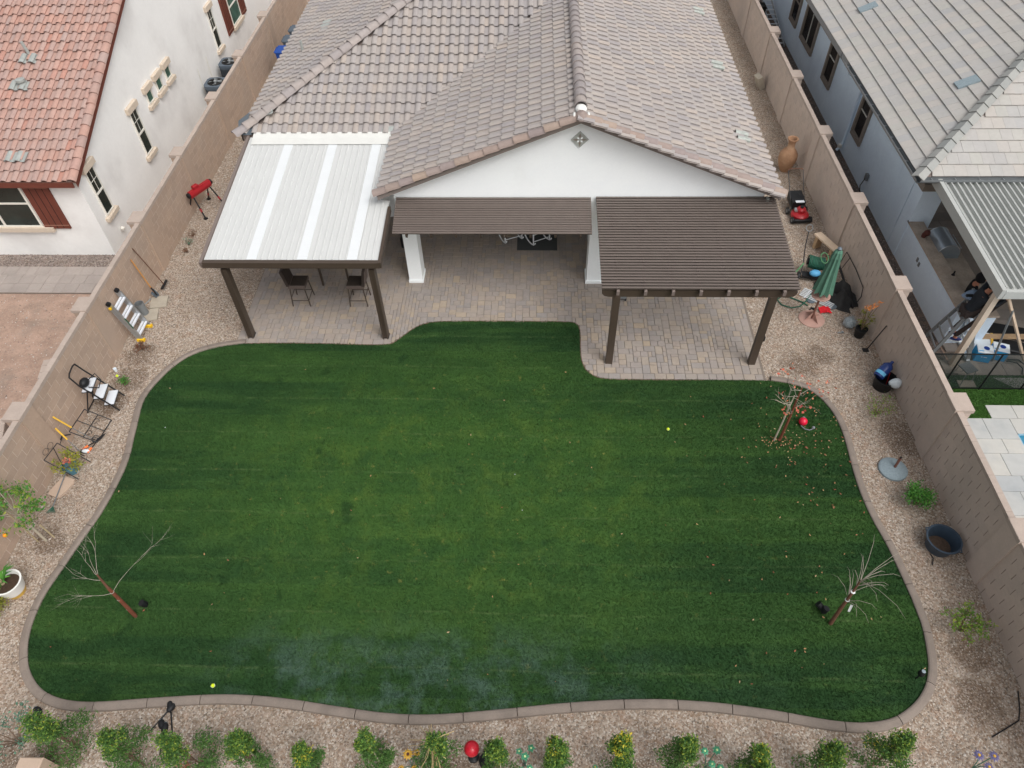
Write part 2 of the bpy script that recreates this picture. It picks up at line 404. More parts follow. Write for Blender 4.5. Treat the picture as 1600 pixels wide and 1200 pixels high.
def turf_mat(name, blades):
    t = NT(name, .85, .08); X, Y, Z = t.xyz()
    mp = t.n('ShaderNodeMapping'); mp.inputs['Scale'].default_value = (.35, 2.2, 1); t.l(t.pos, mp.inputs['Vector']); streak = t.noise(1.1, 6, mp.outputs[0], .62)
    # pile flattened and faded in the middle, fresh and dark towards the rim
    cx = t.n('ShaderNodeVectorMath', operation='DISTANCE'); mq = t.n('ShaderNodeMapping'); mq.inputs['Scale'].default_value = (.72, 1.15, 1); t.l(t.pos, mq.inputs['Vector'])
    t.l(mq.outputs[0], cx.inputs[0]); cx.inputs[1].default_value = (-1.2, 10.1, 0)
    mid = t.map(t.math('ADD', cx.outputs['Value'], t.math('MULTIPLY', t.math('SUBTRACT', t.noise(.45, 5), .5), 3.4)), 1.6, 5.6, 1, 0)
    base = t.mix(mid, srgb(43, 70, 39), srgb(60, 92, 45))
    base = t.mix(t.math('MULTIPLY', t.map(t.noise(2.2, 6, rough=.62), .40, .66), .5), base, srgb(46, 76, 43))
    base = t.mix(t.math('MULTIPLY', t.map(streak, .44, .66), .42), base, srgb(72, 103, 52))
    # strips of turf between the seams each lean a little differently
    wv = t.noise(.16, 1); band = t.math('FRACT', t.math('ADD', t.math('MULTIPLY', Y, .46), t.math('MULTIPLY', wv, .12)))
    base = t.mix(t.math('MULTIPLY', t.map(band, .47, .53), .24), base, srgb(72, 104, 48))
    seam = t.map(t.math('ABSOLUTE', t.math('SUBTRACT', t.math('FRACT', t.math('ADD', t.math('MULTIPLY', Y, .92), t.math('MULTIPLY', wv, .24))), .5)), .0, .035, 1, 0)
    base = t.mix(t.math('MULTIPLY', t.math('MULTIPLY', seam, t.map(t.noise(2.6, 6, rough=.7), .40, .66)), .34), base, srgb(108, 126, 82))
    # yellowed wear and dry flecks
    yel = t.math('MULTIPLY', t.map(t.noise(1.5, 8, rough=.72), .46, .66), mid)
    base = t.mix(t.math('MULTIPLY', yel, .42), base, srgb(90, 114, 50))
    dry = t.math('MULTIPLY', t.map(t.noise(6.5, 6, rough=.7), .60, .72), t.map(mid, 0, 1, .25, 1, False))
    base = t.mix(t.math('MULTIPLY', dry, .6), base, srgb(146, 140, 78))
    spots = t.map(t.noise(1.05, 2), .66, .72); base = t.mix(t.math('MULTIPLY', spots, .5), base, srgb(30, 56, 32))
    # blue-grey sheen of matted pile, painted into the colour along the lower edge
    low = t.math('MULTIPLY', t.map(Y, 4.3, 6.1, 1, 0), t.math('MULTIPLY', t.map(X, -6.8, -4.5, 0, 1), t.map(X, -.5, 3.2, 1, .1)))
    sheen = t.math('MULTIPLY', t.math('MULTIPLY', t.map(t.noise(1.25, 9, rough=.68), .42, .62), t.map(t.noise(14, 5, rough=.7), .25, .65, .45, 1)), low)
    base = t.mix(t.math('MULTIPLY', sheen, .6), base, srgb(92, 114, 107))
    if blades:
        k = t.map(t.n('ShaderNodeNewGeometry').outputs['Random Per Island'], 0, 1, .62, 1.45, False)
        h = t.n('ShaderNodeHueSaturation'); t.l(k, h.inputs['Value']); t.l(base, h.inputs['Color']); base = h.outputs[0]
    t.color(base); t.bump(t.noise(160, 2), .6, .02)
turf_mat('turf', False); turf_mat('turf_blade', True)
plain('turf_next', srgb(56, 92, 36), .9, .2, 3, .5, 150)
t = NT('mesh_screen', .8, .1); t.color(srgb(44, 52, 50)); tp = t.n('ShaderNodeBsdfTransparent'); m = t.n('ShaderNodeMixShader'); m.inputs[0].default_value = .62
t.l(tp.outputs[0], m.inputs[1]); t.l(t.b.outputs[0], m.inputs[2]); t.l(m.outputs[0], t.out.inputs[0])
# ------------------------------------------------------------------ ground
LAWN=[(-7.68,13.17),(-7.84,13.15),(-8.46,13.02),(-9.01,12.74),(-9.34,12.32),(-9.54,11.86),(-9.68,11.41),(-9.68,10.97),(-9.58,10.51),(-9.50,10.03),(-9.40,9.56),(-9.36,9.12),(-9.37,8.68),(-9.40,8.23),(-9.45,7.83),(-9.53,7.51),(-9.62,7.08),(-9.70,6.64),(-9.78,6.29),(-9.82,5.95),(-9.80,5.55),(-9.74,5.23),(-9.62,4.92),(-9.46,4.63),(-9.27,4.43),(-9.06,4.26),(-8.83,4.15),(-8.55,4.07),(-8.18,4.03),(-7.71,4.05),(-7.14,4.11),(-6.45,4.17),(-5.75,4.22),(-5.22,4.22),(-4.78,4.20),(-4.24,4.15),(-3.78,4.09),(-3.19,4.02),(-2.75,3.97),(-2.14,3.94),(-1.51,3.97),(-0.83,4.04),(-0.14,4.12),(0.52,4.20),(1.47,4.28),(2.25,4.31),(2.84,4.29),(3.29,4.27),(3.94,4.20),(4.34,4.15),(4.94,4.05),(5.32,4.00),(5.68,3.98),(5.98,4.00),(6.32,4.07),(6.64,4.24),(6.90,4.44),(7.11,4.69),(7.25,4.98),(7.33,5.31),(7.40,5.76),(7.39,6.07),(7.38,6.40),(7.34,6.78),(7.31,7.16),(7.25,7.60),(7.15,8.05),(7.10,8.57),(7.09,9.06),(7.12,9.61),(7.16,10.16),(7.16,10.59),(7.10,11.01),(6.96,11.37),(6.76,11.67),(6.46,11.84),(6.12,11.94),(5.79,12.00),(4.21,12.00),(2.62,11.99),(1.74,12.00),(1.43,12.12),(1.23,12.38),(1.16,12.83),(1.19,13.73),(1.12,14.00),(0.91,14.07),(-0.64,14.08),(-2.38,14.07),(-2.81,14.02),(-3.07,13.94),(-3.31,13.76),(-3.53,13.49),(-3.75,13.23),(-3.91,13.16),(-4.34,13.15),(-5.71,13.19),(-6.74,13.20)]
LAWN_S = chaikin(LAWN, 2, True)
g = B().quad((-150, -60, -.06), (150, -60, -.06), (150, 240, -.06), (-150, 240, -.06)); struct('ground', g.mesh('ground', 'dirt'))
XL, XR = -10.98, 8.78           # inner faces of the two block walls
g = B().quad((XL-.1, 1.0, 0), (XR+.1, 1.0, 0), (XR+.1, 36, 0), (XL-.1, 36, 0)); struct('gravel_yard', g.mesh('gravel_yard', 'gravel'))
# lawn sheet with a skirt
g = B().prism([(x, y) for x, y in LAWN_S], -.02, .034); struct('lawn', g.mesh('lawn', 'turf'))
LP = np.array(LAWN_S)
def scatter_in(n, x0, x1, y0, y1, test):
    P = np.column_stack([RNG.uniform(x0, x1, n), RNG.uniform(y0, y1, n)]); return P[test(P)]
# blades of artificial turf
P = scatter_in(520000, -10, 7.6, 3.8, 14.2, lambda P: inside(P, LAWN_S)); n = len(P)
a = RNG.uniform(0, 2*np.pi, n); hgt = RNG.uniform(.022, .045, n); wd = RNG.uniform(.005, .010, n); lean = RNG.normal(0, .02, (n, 2))
V = np.empty((n, 3, 3), np.float32)
V[:, 0, 0] = P[:, 0]-np.cos(a)*wd; V[:, 0, 1] = P[:, 1]-np.sin(a)*wd; V[:, 1, 0] = P[:, 0]+np.cos(a)*wd; V[:, 1, 1] = P[:, 1]+np.sin(a)*wd
V[:, 2, 0] = P[:, 0]+lean[:, 0]; V[:, 2, 1] = P[:, 1]+lean[:, 1]; V[:, :2, 2] = .03; V[:, 2, 2] = .034+hgt
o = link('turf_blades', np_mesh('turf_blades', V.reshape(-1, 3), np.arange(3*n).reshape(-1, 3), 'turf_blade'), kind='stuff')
tag(o, 'short green artificial turf blades covering the whole lawn', 'grass')

# paving region on a grid, kept clear of the lawn
PX0, PX1, PY0, PY1 = -7.95, 5.75, 12.02, 19.4
g = B().quad((PX0-.02, 13.16, .004), (PX1, 13.16, .004), (PX1, PY1, .004), (PX0-.02, PY1, .004)).quad((1.3, PY0, .004), (PX1, PY0, .004), (PX1, 13.16, .004), (1.3, 13.16, .004))
patio = struct('patio_paving', g.mesh('patio_paving', 'paver_sand'))
CELL = .096; NX = int((PX1-PX0)/CELL); NY = int((PY1-PY0)/CELL)
cx = PX0+(np.arange(NX)+.5)*CELL; cy = PY0+(np.arange(NY)+.5)*CELL
GX, GY = np.meshgrid(cx, cy, indexing='ij'); C2 = np.column_stack([GX.ravel(), GY.ravel()])
free = ~inside(C2, LAWN_S).reshape(NX, NY)
free &= ~((GY < 13.16) & (GX < 1.05))
occ = ~free; pieces = []
rr = random.Random(11); SZ = [(2, 2), (2, 2), (3, 2), (2, 3), (3, 2), (2, 2), (1, 2), (2, 1)]
for j in range(NY):
    for i in range(NX):
        if occ[i, j]: continue
        if j < 2 and GX[i, j] > 1.6: opts = [(2, 2)] if rr.random() < .4 else [(3, 2)]
        else: opts = rr.sample(SZ, len(SZ))
        for a_, b_ in opts+[(2, 2), (2, 1), (1, 2), (1, 1)]:
            if i+a_ <= NX and j+b_ <= NY and not occ[i:i+a_, j:j+b_].any():
                occ[i:i+a_, j:j+b_] = True; pieces.append((i, j, a_, b_)); break
PM = {}
def paver_mesh(a_, b_):
    if (a_, b_) not in PM: PM[(a_, b_)] = B().box((0, 0, 0), (a_*CELL-.008, b_*CELL-.008, .05), ch=.005).mesh('paver', 'paver')
    return PM[(a_, b_)]
def pdist(p): return math.hypot(PX0+(p[0]+p[2]/2)*CELL, PY0+(p[1]+p[3]/2)*CELL) - .1*p[2]*p[3]
vis = [p for p in pieces if PY0+p[1]*CELL < 16.2]
vis.sort(key=pdist); near = vis[:300]; ns = set(near)
for p in near:
    link('paver', paver_mesh(p[2], p[3]), patio, (PX0+(p[0]+p[2]/2)*CELL, PY0+(p[1]+p[3]/2)*CELL, .008+rr.uniform(-.003, .003)), (rr.uniform(-.006, .006), rr.uniform(-.006, .006), 0))
bb = B()
for p in pieces:
    if p in ns: continue
    bb.box((PX0+(p[0]+p[2]/2)*CELL, PY0+(p[1]+p[3]/2)*CELL, .006+rr.uniform(-.003, .003)), (p[2]*CELL-.006, p[3]*CELL-.006, .05), ch=.004)
o = bb.obj('far_pavers', 'paver', patio); o['kind'] = 'stuff'

# concrete edging round the lawn, cast in lengths
def resample(pts, step):
    out = [pts[0]]; acc = 0.0
    for a_, b_ in zip(pts, pts[1:]):
        L = math.dist(a_, b_); t_ = step-acc
        while t_ <= L:
            out.append((a_[0]+(b_[0]-a_[0])*t_/L, a_[1]+(b_[1]-a_[1])*t_/L)); t_ += step
        acc = (acc+L) % step
    return out
CURB = LAWN[:78]
cp = resample(chaikin(CURB, 3), .08)
nrm = []
for i in range(len(cp)):
    a_, b_ = cp[max(0, i-2)], cp[min(len(cp)-1, i+2)]; d = Vector((b_[0]-a_[0], b_[1]-a_[1])).normalized(); nrm.append((-d.y*-1, -d.x))
PROF = [(-.005, -.02), (-.005, .066), (.015, .082), (.05, .088), (.12, .074), (.148, .06), (.156, .03), (.158, -.02)]
edging = struct('lawn_edging', B().tube([(x+n_[0]*.07, y+n_[1]*.07, .0) for (x, y), n_ in zip(cp, nrm)], .05, 4).mesh('lawn_edging', 'edge_brown'))
i = 0
while i < len(cp)-2:
    k = min(12, len(cp)-1-i); vs = []; fs = []
    for q in range(k+1):
        x, y = cp[i+q]; n_ = nrm[i+q]
        e = .09 if q == 0 else (-.09 if q == k else 0)       # open the joint
        t_ = ((cp[min(i+q+1, len(cp)-1)][0]-x)*e, (cp[min(i+q+1, len(cp)-1)][1]-y)*e) if e > 0 else ((x-cp[i+q-1][0])*e, (y-cp[i+q-1][1])*e)
        for d, z in PROF: vs.append((x+n_[0]*d+t_[0], y+n_[1]*d+t_[1], z))
    m = len(PROF)
    for q in range(k):
        for r_ in range(m-1): fs.append((q*m+r_, q*m+r_+1, (q+1)*m+r_+1, (q+1)*m+r_))
    fs += [tuple(reversed(range(m))), tuple(k*m+r_ for r_ in range(m))]
    bb = B(); bb.add(vs, fs, False); bb.obj('curb_stone', 'curb_concrete', edging)
    i += k
# low brown edging strip between paving and lawn
strip = LAWN[78:]+[LAWN[0]]
ss = chaikin(strip, 2); bb = B()
bb.tube([(x, y, .022) for x, y in ss], .02, 5); struct('paving_edging', bb.mesh('paving_edging', 'edge_brown'))

# loose pebbles over the gravel
def gravel_ok(P):
    m = ~inside(P, LAWN_S); m &= ~((P[:, 0] > PX0) & (P[:, 0] < PX1) & (P[:, 1] > 13.1) & (P[:, 1] < 19.4)); m &= ~((P[:, 0] > 1.2) & (P[:, 0] < PX1) & (P[:, 1] > 11.9) & (P[:, 1] < 19.4))
    return m
OCT = np.array([(1, 0, 0), (0, 1, 0), (-1, 0, 0), (0, -1, 0), (0, 0, 1)], np.float32); OF = np.array([(0, 1, 4), (1, 2, 4), (2, 3, 4), (3, 0, 4)])
def pebbles(name, P, s0, s1, mat, z=0.0):
    n = len(P); s = RNG.uniform(s0, s1, n)*np.where(RNG.uniform(0, 1, n) < .03, 1.7, 1); a = RNG.uniform(0, 6.28, n); st = RNG.uniform(.6, 1.0, n)
    V = np.empty((n, 5, 3), np.float32); x = OCT[:, 0]; y = OCT[:, 1]
    V[:, :, 0] = P[:, :1]+(np.cos(a)[:, None]*x-np.sin(a)[:, None]*y*st[:, None])*s[:, None]+RNG.normal(0, .12, (n, 5))*s[:, None]
    V[:, :, 1] = P[:, 1:]+(np.sin(a)[:, None]*x+np.cos(a)[:, None]*y*st[:, None])*s[:, None]+RNG.normal(0, .12, (n, 5))*s[:, None]
    V[:, :, 2] = OCT[:, 2]*s[:, None]*RNG.uniform(.5, .9, (n, 1))+z
    F = (OF[None]+5*np.arange(n)[:, None, None]).reshape(-1, 3)
    return link(name, np_mesh(name, V.reshape(-1, 3), F, mat), kind='stuff')
P = scatter_in(150000, XL, XR, 2.4, 21, gravel_ok)
P = np.concatenate([P, P[:9000]+RNG.normal(0, .3, (9000, 2))]); P = P[gravel_ok(P) & (P[:, 0] > XL) & (P[:, 0] < XR)]
tag(pebbles('gravel', P, .006, .017, 'pebble'), 'loose tan, pink and white gravel over the yard', 'gravel')

# ------------------------------------------------------------------ block walls
BLOCK = {}
def block_wall(side, label, ys, y0, y1, bm, mm, hg, bg_, rc):
    X = XL if side < 0 else XR; s = side           # s: direction pointing out of the yard
    H_, T = 1.62, .12
    root = thing('block_wall', label, 'wall', (X+s*T/2, y0, 0))
    def W(x, y): return (x-(X+s*T/2), y-y0)        # world to local
    B().box((0, (y1-y0)/2, H_/2-.02), (T-2*rc, y1-y0, H_+.04)).obj('mortar', mm, root)
    me = B().box((0, 0, 0), (T, .4065-hg, .2025-bg_)).mesh('block', bm); half = B().box((0, 0, 0), (T, .2-hg, .2025-bg_)).mesh('block', bm)
    allb = []
    for c in range(8):
        y = y0+(.2 if c % 2 else 0)
        if c % 2: allb.append((y0+.1, c, half))
        while y+.4 <= y1+.01: allb.append((y+.2, c, me)); y += .4065
    allb.sort(key=lambda q: q[0]-(0 if q[0] > (4.4 if s > 0 else 6.3) else -99))
    rest = B()
    for k, (y, c, m_) in enumerate(allb):
        p = (random.uniform(-.0015, .0015), y-y0, .1+c*.2025)
        if k < 300: link('block', m_, root, p)
        else: rest.box(p, (T, (.4065 if m_ is me else .2)-hg, .2025-bg_))
    o = rest.obj('far_blocks', bm, root); o['kind'] = 'stuff'
    cm = B().box((0, 0, 0), (.126, .402, .09)).mesh('cap_block', 'wall_cap'); y = y0
    while y+.4 <= y1: link('cap_block', cm, root, (0, y+.2-y0, 1.668+random.uniform(-.002, .002))); y += .4065
    for y in ys:
        pl = B().box((s*.085, y-y0, .83), (.37, .46, 1.70)).obj('pilaster', bm, root)
        B().box((s*.095, y-y0, 1.71), (.40, .50, .10), ch=.008).obj('cap', 'wall_cap', pl)
    return root
wl = block_wall(-1, 'tan block wall with pilasters along the left side of the yard', (5.75, 9.43, 12.82, 16.4, 19.8, 23.35, 26.6, 30.15), 2.5, 36, 'block_left', 'mortar_left', .014, .009, .004)
wr = block_wall(1, 'brown block wall with pilasters along the right side of the yard', (3.05, 6.88, 9.92, 13.72, 17.3, 20.95, 24.7, 28.3, 31.9), 2.0, 36, 'block_right', 'mortar_right', .013, .0015, .008)
# ------------------------------------------------------------------ roofs
class House:
    """a building whose parts are given in world coordinates"""
    def __init__(s, name, label, cat, loc): s.root = thing(name, label, cat, loc); s.off = (-loc[0], -loc[1], -loc[2])
    def part(s, name, b, mat, label=None): return b.obj(name, mat, s.root, s.off, label)
def in_frame(p):
    d = Vector(p)-Vector((0, 0, CAMZ)); z = d.dot(fw)
    if z <= 0: return False
    x = d.dot(rt)/z*1121.9; y = d.dot(up)/z*1121.9
    return abs(x) < 830 and abs(y) < 630
def s_profile():
    """barrel with free, undercut edges beside a shallow pan"""
    return [(0, .003), (.080, .003), (.045, .029), (.10, .048), (.19, .062), (.32, .067), (.45, .062), (.54, .048), (.595, .029), (.56, .003), (.78, -.004), (1.0, .003)]
def s_tile(w, l):
    pr = s_profile(); v = []; f = []; m = len(pr)
    for y, dz in ((0, .050), (l, 0), (0.035, .012)):
        for u, z in pr: v.append(((u-.5)*w*1.02, y, z+dz))
    for i in range(m-1): f += [(i, i+1, m+i+1, m+i), (2*m+i, 2*m+i+1, i+1, i)]
    return np.array(v), f
def flat_tile(w, l):
    a = w/2-.002; v = []
    for x, y, z in ((-a, 0, .036), (a, 0, .036), (a, l, 0), (-a, l, 0), (-a, .003, .008), (a, .003, .008), (a, l, -.02), (-a, l, -.02)): v.append((x, y, z))
    return np.array(v), [(0, 1, 2, 3), (4, 5, 1, 0), (3, 7, 4, 0), (1, 5, 6, 2)]
def lay_roof(roof, planes, shape, W, E, L, mat, limit=300, smooth=True, stagger=False, alts=()):
    """planes: (origin at eave, along, upslope, width, length, keep(P), clamp(V)|None)"""
    tv, tf = shape(W, L)
    bb = B(); bb.add([tuple(p) for p in tv], tf, smooth); me = bb.mesh('tile', mat)
    items = []
    for O, u, v, wid, ln, keep, clamp in planes:
        u = Vector(u).normalized(); v = Vector(v).normalized(); n_ = u.cross(v); O = Vector(O)
        rows = int(ln/E)+1; cols = int(wid/W)+2
        for r_ in range(rows):
            for c in range(-1, cols):
                p = O+u*((c+.5+(.5 if stagger and r_ % 2 else 0))*W)+v*(r_*E)
                cen = p+v*L*.5
                if not keep(cen): continue
                cor = [p-u*W*.5, p+u*W*.5, p-u*W*.5+v*L, p+u*W*.5+v*L]
                full = (clamp is None) or all(keep(q) for q in cor)
                jit = random.uniform(-.006, .006)
                items.append(((cen-Vector((0, 0, CAMZ))).length, Matrix(((u.x, v.x, n_.x, p.x), (u.y, v.y, n_.y, p.y), (u.z, v.z, n_.z, p.z+jit*.5), (0, 0, 0, 1))), full, clamp, cen))
    items.sort(key=lambda q: q[0]); k = 0; V = []; F = []; nv = 0
    ta = np.column_stack([tv, np.ones(len(tv))]); tfa = np.array(tf)
    for d, M, full, clamp, cen in items:
        if k < limit and full and in_frame(cen):
            o = link('tile', me, roof); o.matrix_local = M; k += 1
        else:
            w_ = (ta @ np.array(M).T)[:, :3]
            if clamp: w_ = clamp(w_)
            V.append(w_); F.append(tfa+nv); nv += len(tv)
    if V:
        o = link('far_tiles', np_mesh('far_tiles', np.concatenate(V), np.concatenate(F), mat, smooth), roof, kind='stuff')
def half_barrel(r0, r1, l, th=.016, n=8, flat=False):
    bb = B(); vs = []; m = n+1
    def ring(r, y, dz):
        out = []
        for i in range(m):
            a = math.pi*i/n
            if flat: x = r*(1-2*i/n); z = r*.62*(1-abs(1-2*i/n))
            else: x = r*math.cos(a); z = r*math.sin(a)*.9
            out.append((x, y, z+dz))
        return out
    vs = ring(r0, 0, .03)+ring(r1, l, 0)+ring(r0-th, .004, .03-th)
    fs = []
    for i in range(n): fs += [(i+1, i, m+i, m+i+1), (i, i+1, 2*m+i+1, 2*m+i)]
    return bb.add(vs, fs, not flat)
def barrel_run(roof, name, p0, p1, me, pitch, lift=0.0):
    p0, p1 = Vector(p0), Vector(p1); v = (p1-p0).normalized(); u = v.cross(Vector((0, 0, 1))).normalized(); n_ = u.cross(v)
    N = max(1, int(round((p1-p0).length/pitch))); st = (p1-p0)/N
    for i in range(N):
        p = p0+st*i+n_*lift
        o = link(name, me, roof); j = random.uniform(-.02, .02); u2 = (u*math.cos(j)+v*math.sin(j)); v2 = n_.cross(u2)
        o.matrix_local = Matrix(((u2.x, v2.x, n_.x, p.x), (u2.y, v2.y, n_.y, p.y), (u2.z, v2.z, n_.z, p.z), (0, 0, 0, 1)))

# ------------------------------------------------------------------ main house
S = .41; EZ = 3.12; sl_ = math.sqrt(1+S*S)
HX0, HXR, HX1, GY0 = -4.02, 1.0, 6.05, 15.32     # left eave, ridge, right eave, gable rake
HIPX, HIPY = -8.3, 18.3
house = House('main_house', 'white stucco house with mauve grey barrel tile roof and gable', 'house', (1, 15.65, 0))
WY = 15.65
def rz(x): return EZ+S*(min(x-HX0, HX1-x))       # roof deck height of the gabled wing
# walls
b = B()
b.add([(x, y, z) for y in (WY, WY+.22) for x, z in ((-3.66, 2.42), (5.72, 2.42), (5.72, rz(5.72)-.10), (HXR, rz(HXR)-.10), (-3.66, rz(-3.66)-.10))],
      [(0, 1, 2, 3, 4), (9, 8, 7, 6, 5), (0, 5, 6, 1), (1, 6, 7, 2), (2, 7, 8, 3), (3, 8, 9, 4), (4, 9, 5, 0)])
house.part('gable_wall', b, 'white_stucco')
b = B().box((1.66, WY+.26, 1.21), (.48, .50, 2.42)).box((1.66, WY+.26, .06), (.54, .56, .12)); house.part('pillar', b, 'white_stucco')
b = B().box((-3.42, WY+.26, 1.21), (.38, .50, 2.42)).box((-3.42, WY+.26, .06), (.42, .54, .12)); house.part('pillar', b, 'white_stucco')
b = B().box((3.82, WY+.13, 1.2), (3.80, .2, 2.44)); house.part('wall', b, 'white_stucco')
b = B().box((1.66, 17.6, 1.35), (.24, 3.2, 2.7)); house.part('wall', b, 'white_stucco')
b = B().box((5.62, 26, 1.55), (.2, 20.6, 3.1)); house.part('wall', b, 'white_stucco')
b = B().box((-1.05, 19.3, 1.5), (5.3, .2, 3.0)); house.part('wall', b, 'white_stucco')
b = B().box((-5.8, 18.9, 1.5), (4.2, .2, 3.0)).box((-7.8, 27, 1.5), (.2, 16, 3.0)); house.part('wall', b, 'white_stucco')
b = B().box((-1.0, 17.4, 2.62), (5.1, 3.4, .08)); house.part('patio_ceiling', b, 'white_stucco')
d = house.part('sliding_door', B().box((-1.2, 19.17, 1.05), (2.5, .05, 2.1)), 'glass_black')
b = B()
for x in (-2.45, -1.2, .05): b.box((x, 19.13, 1.05), (.06, .06, 2.1))
b.box((-1.2, 19.13, 2.1), (2.56, .06, .07)); b.obj('frame', 'frame_white', d)
# gable vent: a lozenge pierced by four petals
vz, vx = 4.50, 1.01
v_ = house.part('gable_vent', B().add([(vx+i, WY-y, vz+j) for y in (0, .03) for i, j in ((-.21, 0), (0, -.21), (.21, 0), (0, .21))], [(4, 5, 6, 7), (0, 1, 5, 4), (1, 2, 6, 5), (2, 3, 7, 6), (3, 0, 4, 7)]), 'vent_paint')
for k in range(8):
    a = k*math.pi/4; L_ = .17 if k % 2 == 0 else .10; c_, s_ = math.cos(a), math.sin(a)
    B().quad(*[(vx+c_*t_-s_*q, WY-.034, vz+s_*t_+c_*q) for t_, q in ((.02, 0), (L_*.55, -.028), (L_, 0), (L_*.55, .028))]).obj('petal', 'white_stucco' if k % 2 else 'trim_taupe', v_)
# roof decks
b = B()
b.quad((HXR, GY0, rz(HXR)), (HXR, 34, rz(HXR)), (HX1, 34, EZ), (HX1, GY0, EZ))
b.quad((HX0, GY0, EZ), (HX0, HIPY, EZ), (HXR, HIPY+(HXR-HX0), rz(HXR)), (HXR, GY0, rz(HXR)))
TOPY = HIPY+HXR-HX0
b.quad((HIPX, HIPY, EZ), (HIPX+TOPY-HIPY, TOPY, EZ+S*(TOPY-HIPY)), (HXR, TOPY, EZ+S*(TOPY-HIPY)), (HX0, HIPY, EZ))
b.quad((HIPX, HIPY, EZ), (HIPX, 34, EZ), (HIPX+TOPY-HIPY, 34, EZ+S*(TOPY-HIPY)), (HIPX+TOPY-HIPY, TOPY, EZ+S*(TOPY-HIPY)))
zt = EZ+S*(TOPY-HIPY); b.quad((HIPX+TOPY-HIPY, TOPY, zt-.01), (HIPX+TOPY-HIPY, 34, zt-.01), (HXR, 34, zt-.01), (HXR, TOPY, zt-.01))
for x, y in ((HX1, GY0), (HX0, GY0)): pass
roof = house.part('roof', b, 'fascia')
def up_l(v): return Vector(v).normalized()
TW, TE, TL = .285, .345, .40
planes = [
    ((HX1, GY0+.16, EZ), (0, 1, 0), (-1, 0, S), 18.5, (HX1-HXR)*sl_-.12, lambda p: p.x > HXR-.05, None),
    ((HX0, HIPY+5.2, EZ), (0, -1, 0), (1, 0, S), HIPY+5.2-GY0-.16, (HXR-HX0)*sl_-.12, lambda p: p.x < HXR+.05 and p.y < HIPY+(p.x-HX0)+.28 and p.y > GY0+.16, None),
    ((HIPX, HIPY, EZ), (1, 0, 0), (0, 1, S), 9.6, (TOPY-HIPY)*sl_, lambda p: p.x > HIPX+(p.y-HIPY)-.05 and p.x < HX0+(p.y-HIPY)+.14,
        lambda V: np.column_stack([np.maximum(V[:, 0], HIPX+(V[:, 1]-HIPY)), V[:, 1], V[:, 2]])),
    ((HIPX, 34, EZ), (0, -1, 0), (1, 0, S), 34-HIPY, (TOPY-HIPY)*sl_, lambda p: p.y > HIPY+(p.x-HIPX)-.05,
        lambda V: np.column_stack([V[:, 0], np.maximum(V[:, 1], HIPY+(V[:, 0]-HIPX)), V[:, 2]])),
]
lay_roof(roof, planes, s_tile, TW, TE, TL, 'roof_tile')
RB = half_barrel(.155, .135, .42).mesh('ridge_tile', 'ridge_tile'); KB = half_barrel(.13, .115, .40).mesh('rake_tile', 'rake_tile')
barrel_run(roof, 'ridge_tile', (HXR, GY0+.45, rz(HXR)+.05), (HXR, TOPY, rz(HXR)+.05), RB, .34)
barrel_run(roof, 'hip_tile', (HIPX-.12, HIPY-.12, EZ+.04), (HIPX+TOPY-HIPY, TOPY, zt+.07), RB, .36)
barrel_run(roof, 'ridge_tile', (HIPX+TOPY-HIPY, TOPY, zt+.05), (HXR, TOPY, zt+.05), RB, .34)
barrel_run(roof, 'rake_tile', (HX0-.05, GY0+.06, EZ+.015), (HXR-.1, GY0+.06, rz(HXR-.1)+.015), KB, .37)
barrel_run(roof, 'rake_tile', (HX1+.05, GY0+.06, EZ+.015), (HXR+.1, GY0+.06, rz(HXR+.1)+.015), KB, .37)
B().lathe([(.16, 0), (.15, .06), (.10, .12), (1e-4, .14)], 10, (HXR, GY0+.08, rz(HXR)+.0), sy=1.3).obj('apex_tile', 'rake_tile', roof)
B().ball((HXR, GY0+.34, rz(HXR)+.07), .14, 12, 8, (1, 1.1, .7)).ball((HXR-.16, GY0+.12, rz(HXR)-.01), .1, 8, 6, (.5, 1.4, 1.1)).ball((HXR+.16, GY0+.12, rz(HXR)-.01), .1, 8, 6, (.5, 1.4, 1.1)).obj('ridge_mortar', 'ridge_mortar', roof)
# rake boards, eave boards, soffits
b = B()
for s_ in (0, 1):
    xa, xb = ((HX0, HXR), (HXR, HX1))[s_]
    b.add([(x, y, z+dz) for y in (GY0+.05, GY0+.10) for x, z in ((xa, rz(xa)), (xb, rz(xb))) for dz in (-.13, .02)], [(0, 2, 3, 1), (4, 5, 7, 6), (0, 4, 6, 2), (1, 3, 7, 5)])
    b.add([(x, y, rz(x)-.12) for y in (GY0+.1, WY) for x in (xa, xb)], [(0, 1, 3, 2)])
b.obj('rake_board', 'rake_paint', roof)
b = B().box((HX1-.02, 24.7, EZ-.08), (.04, 18.6, .17)).box((HX0+.02, (GY0+HIPY)/2+.05, EZ-.08), (.04, HIPY-GY0-.1, .17)).box(((HIPX+HX0)/2, HIPY+.02, EZ-.08), (HX0-HIPX, .04, .17)).box((HIPX+.02, 26.1, EZ-.08), (.04, 15.6, .17))
b.obj('fascia_board', 'fascia', roof)
b = B().quad((HX1, WY, EZ-.16), (HX1, 34, EZ-.16), (5.7, 34, EZ-.16), (5.7, WY, EZ-.16)).quad((HIPX, HIPY, EZ-.16), (HX0, HIPY, EZ-.16), (HX0, 18.9, EZ-.16), (HIPX, 18.9, EZ-.16)); b.obj('soffit', 'white_stucco', roof)
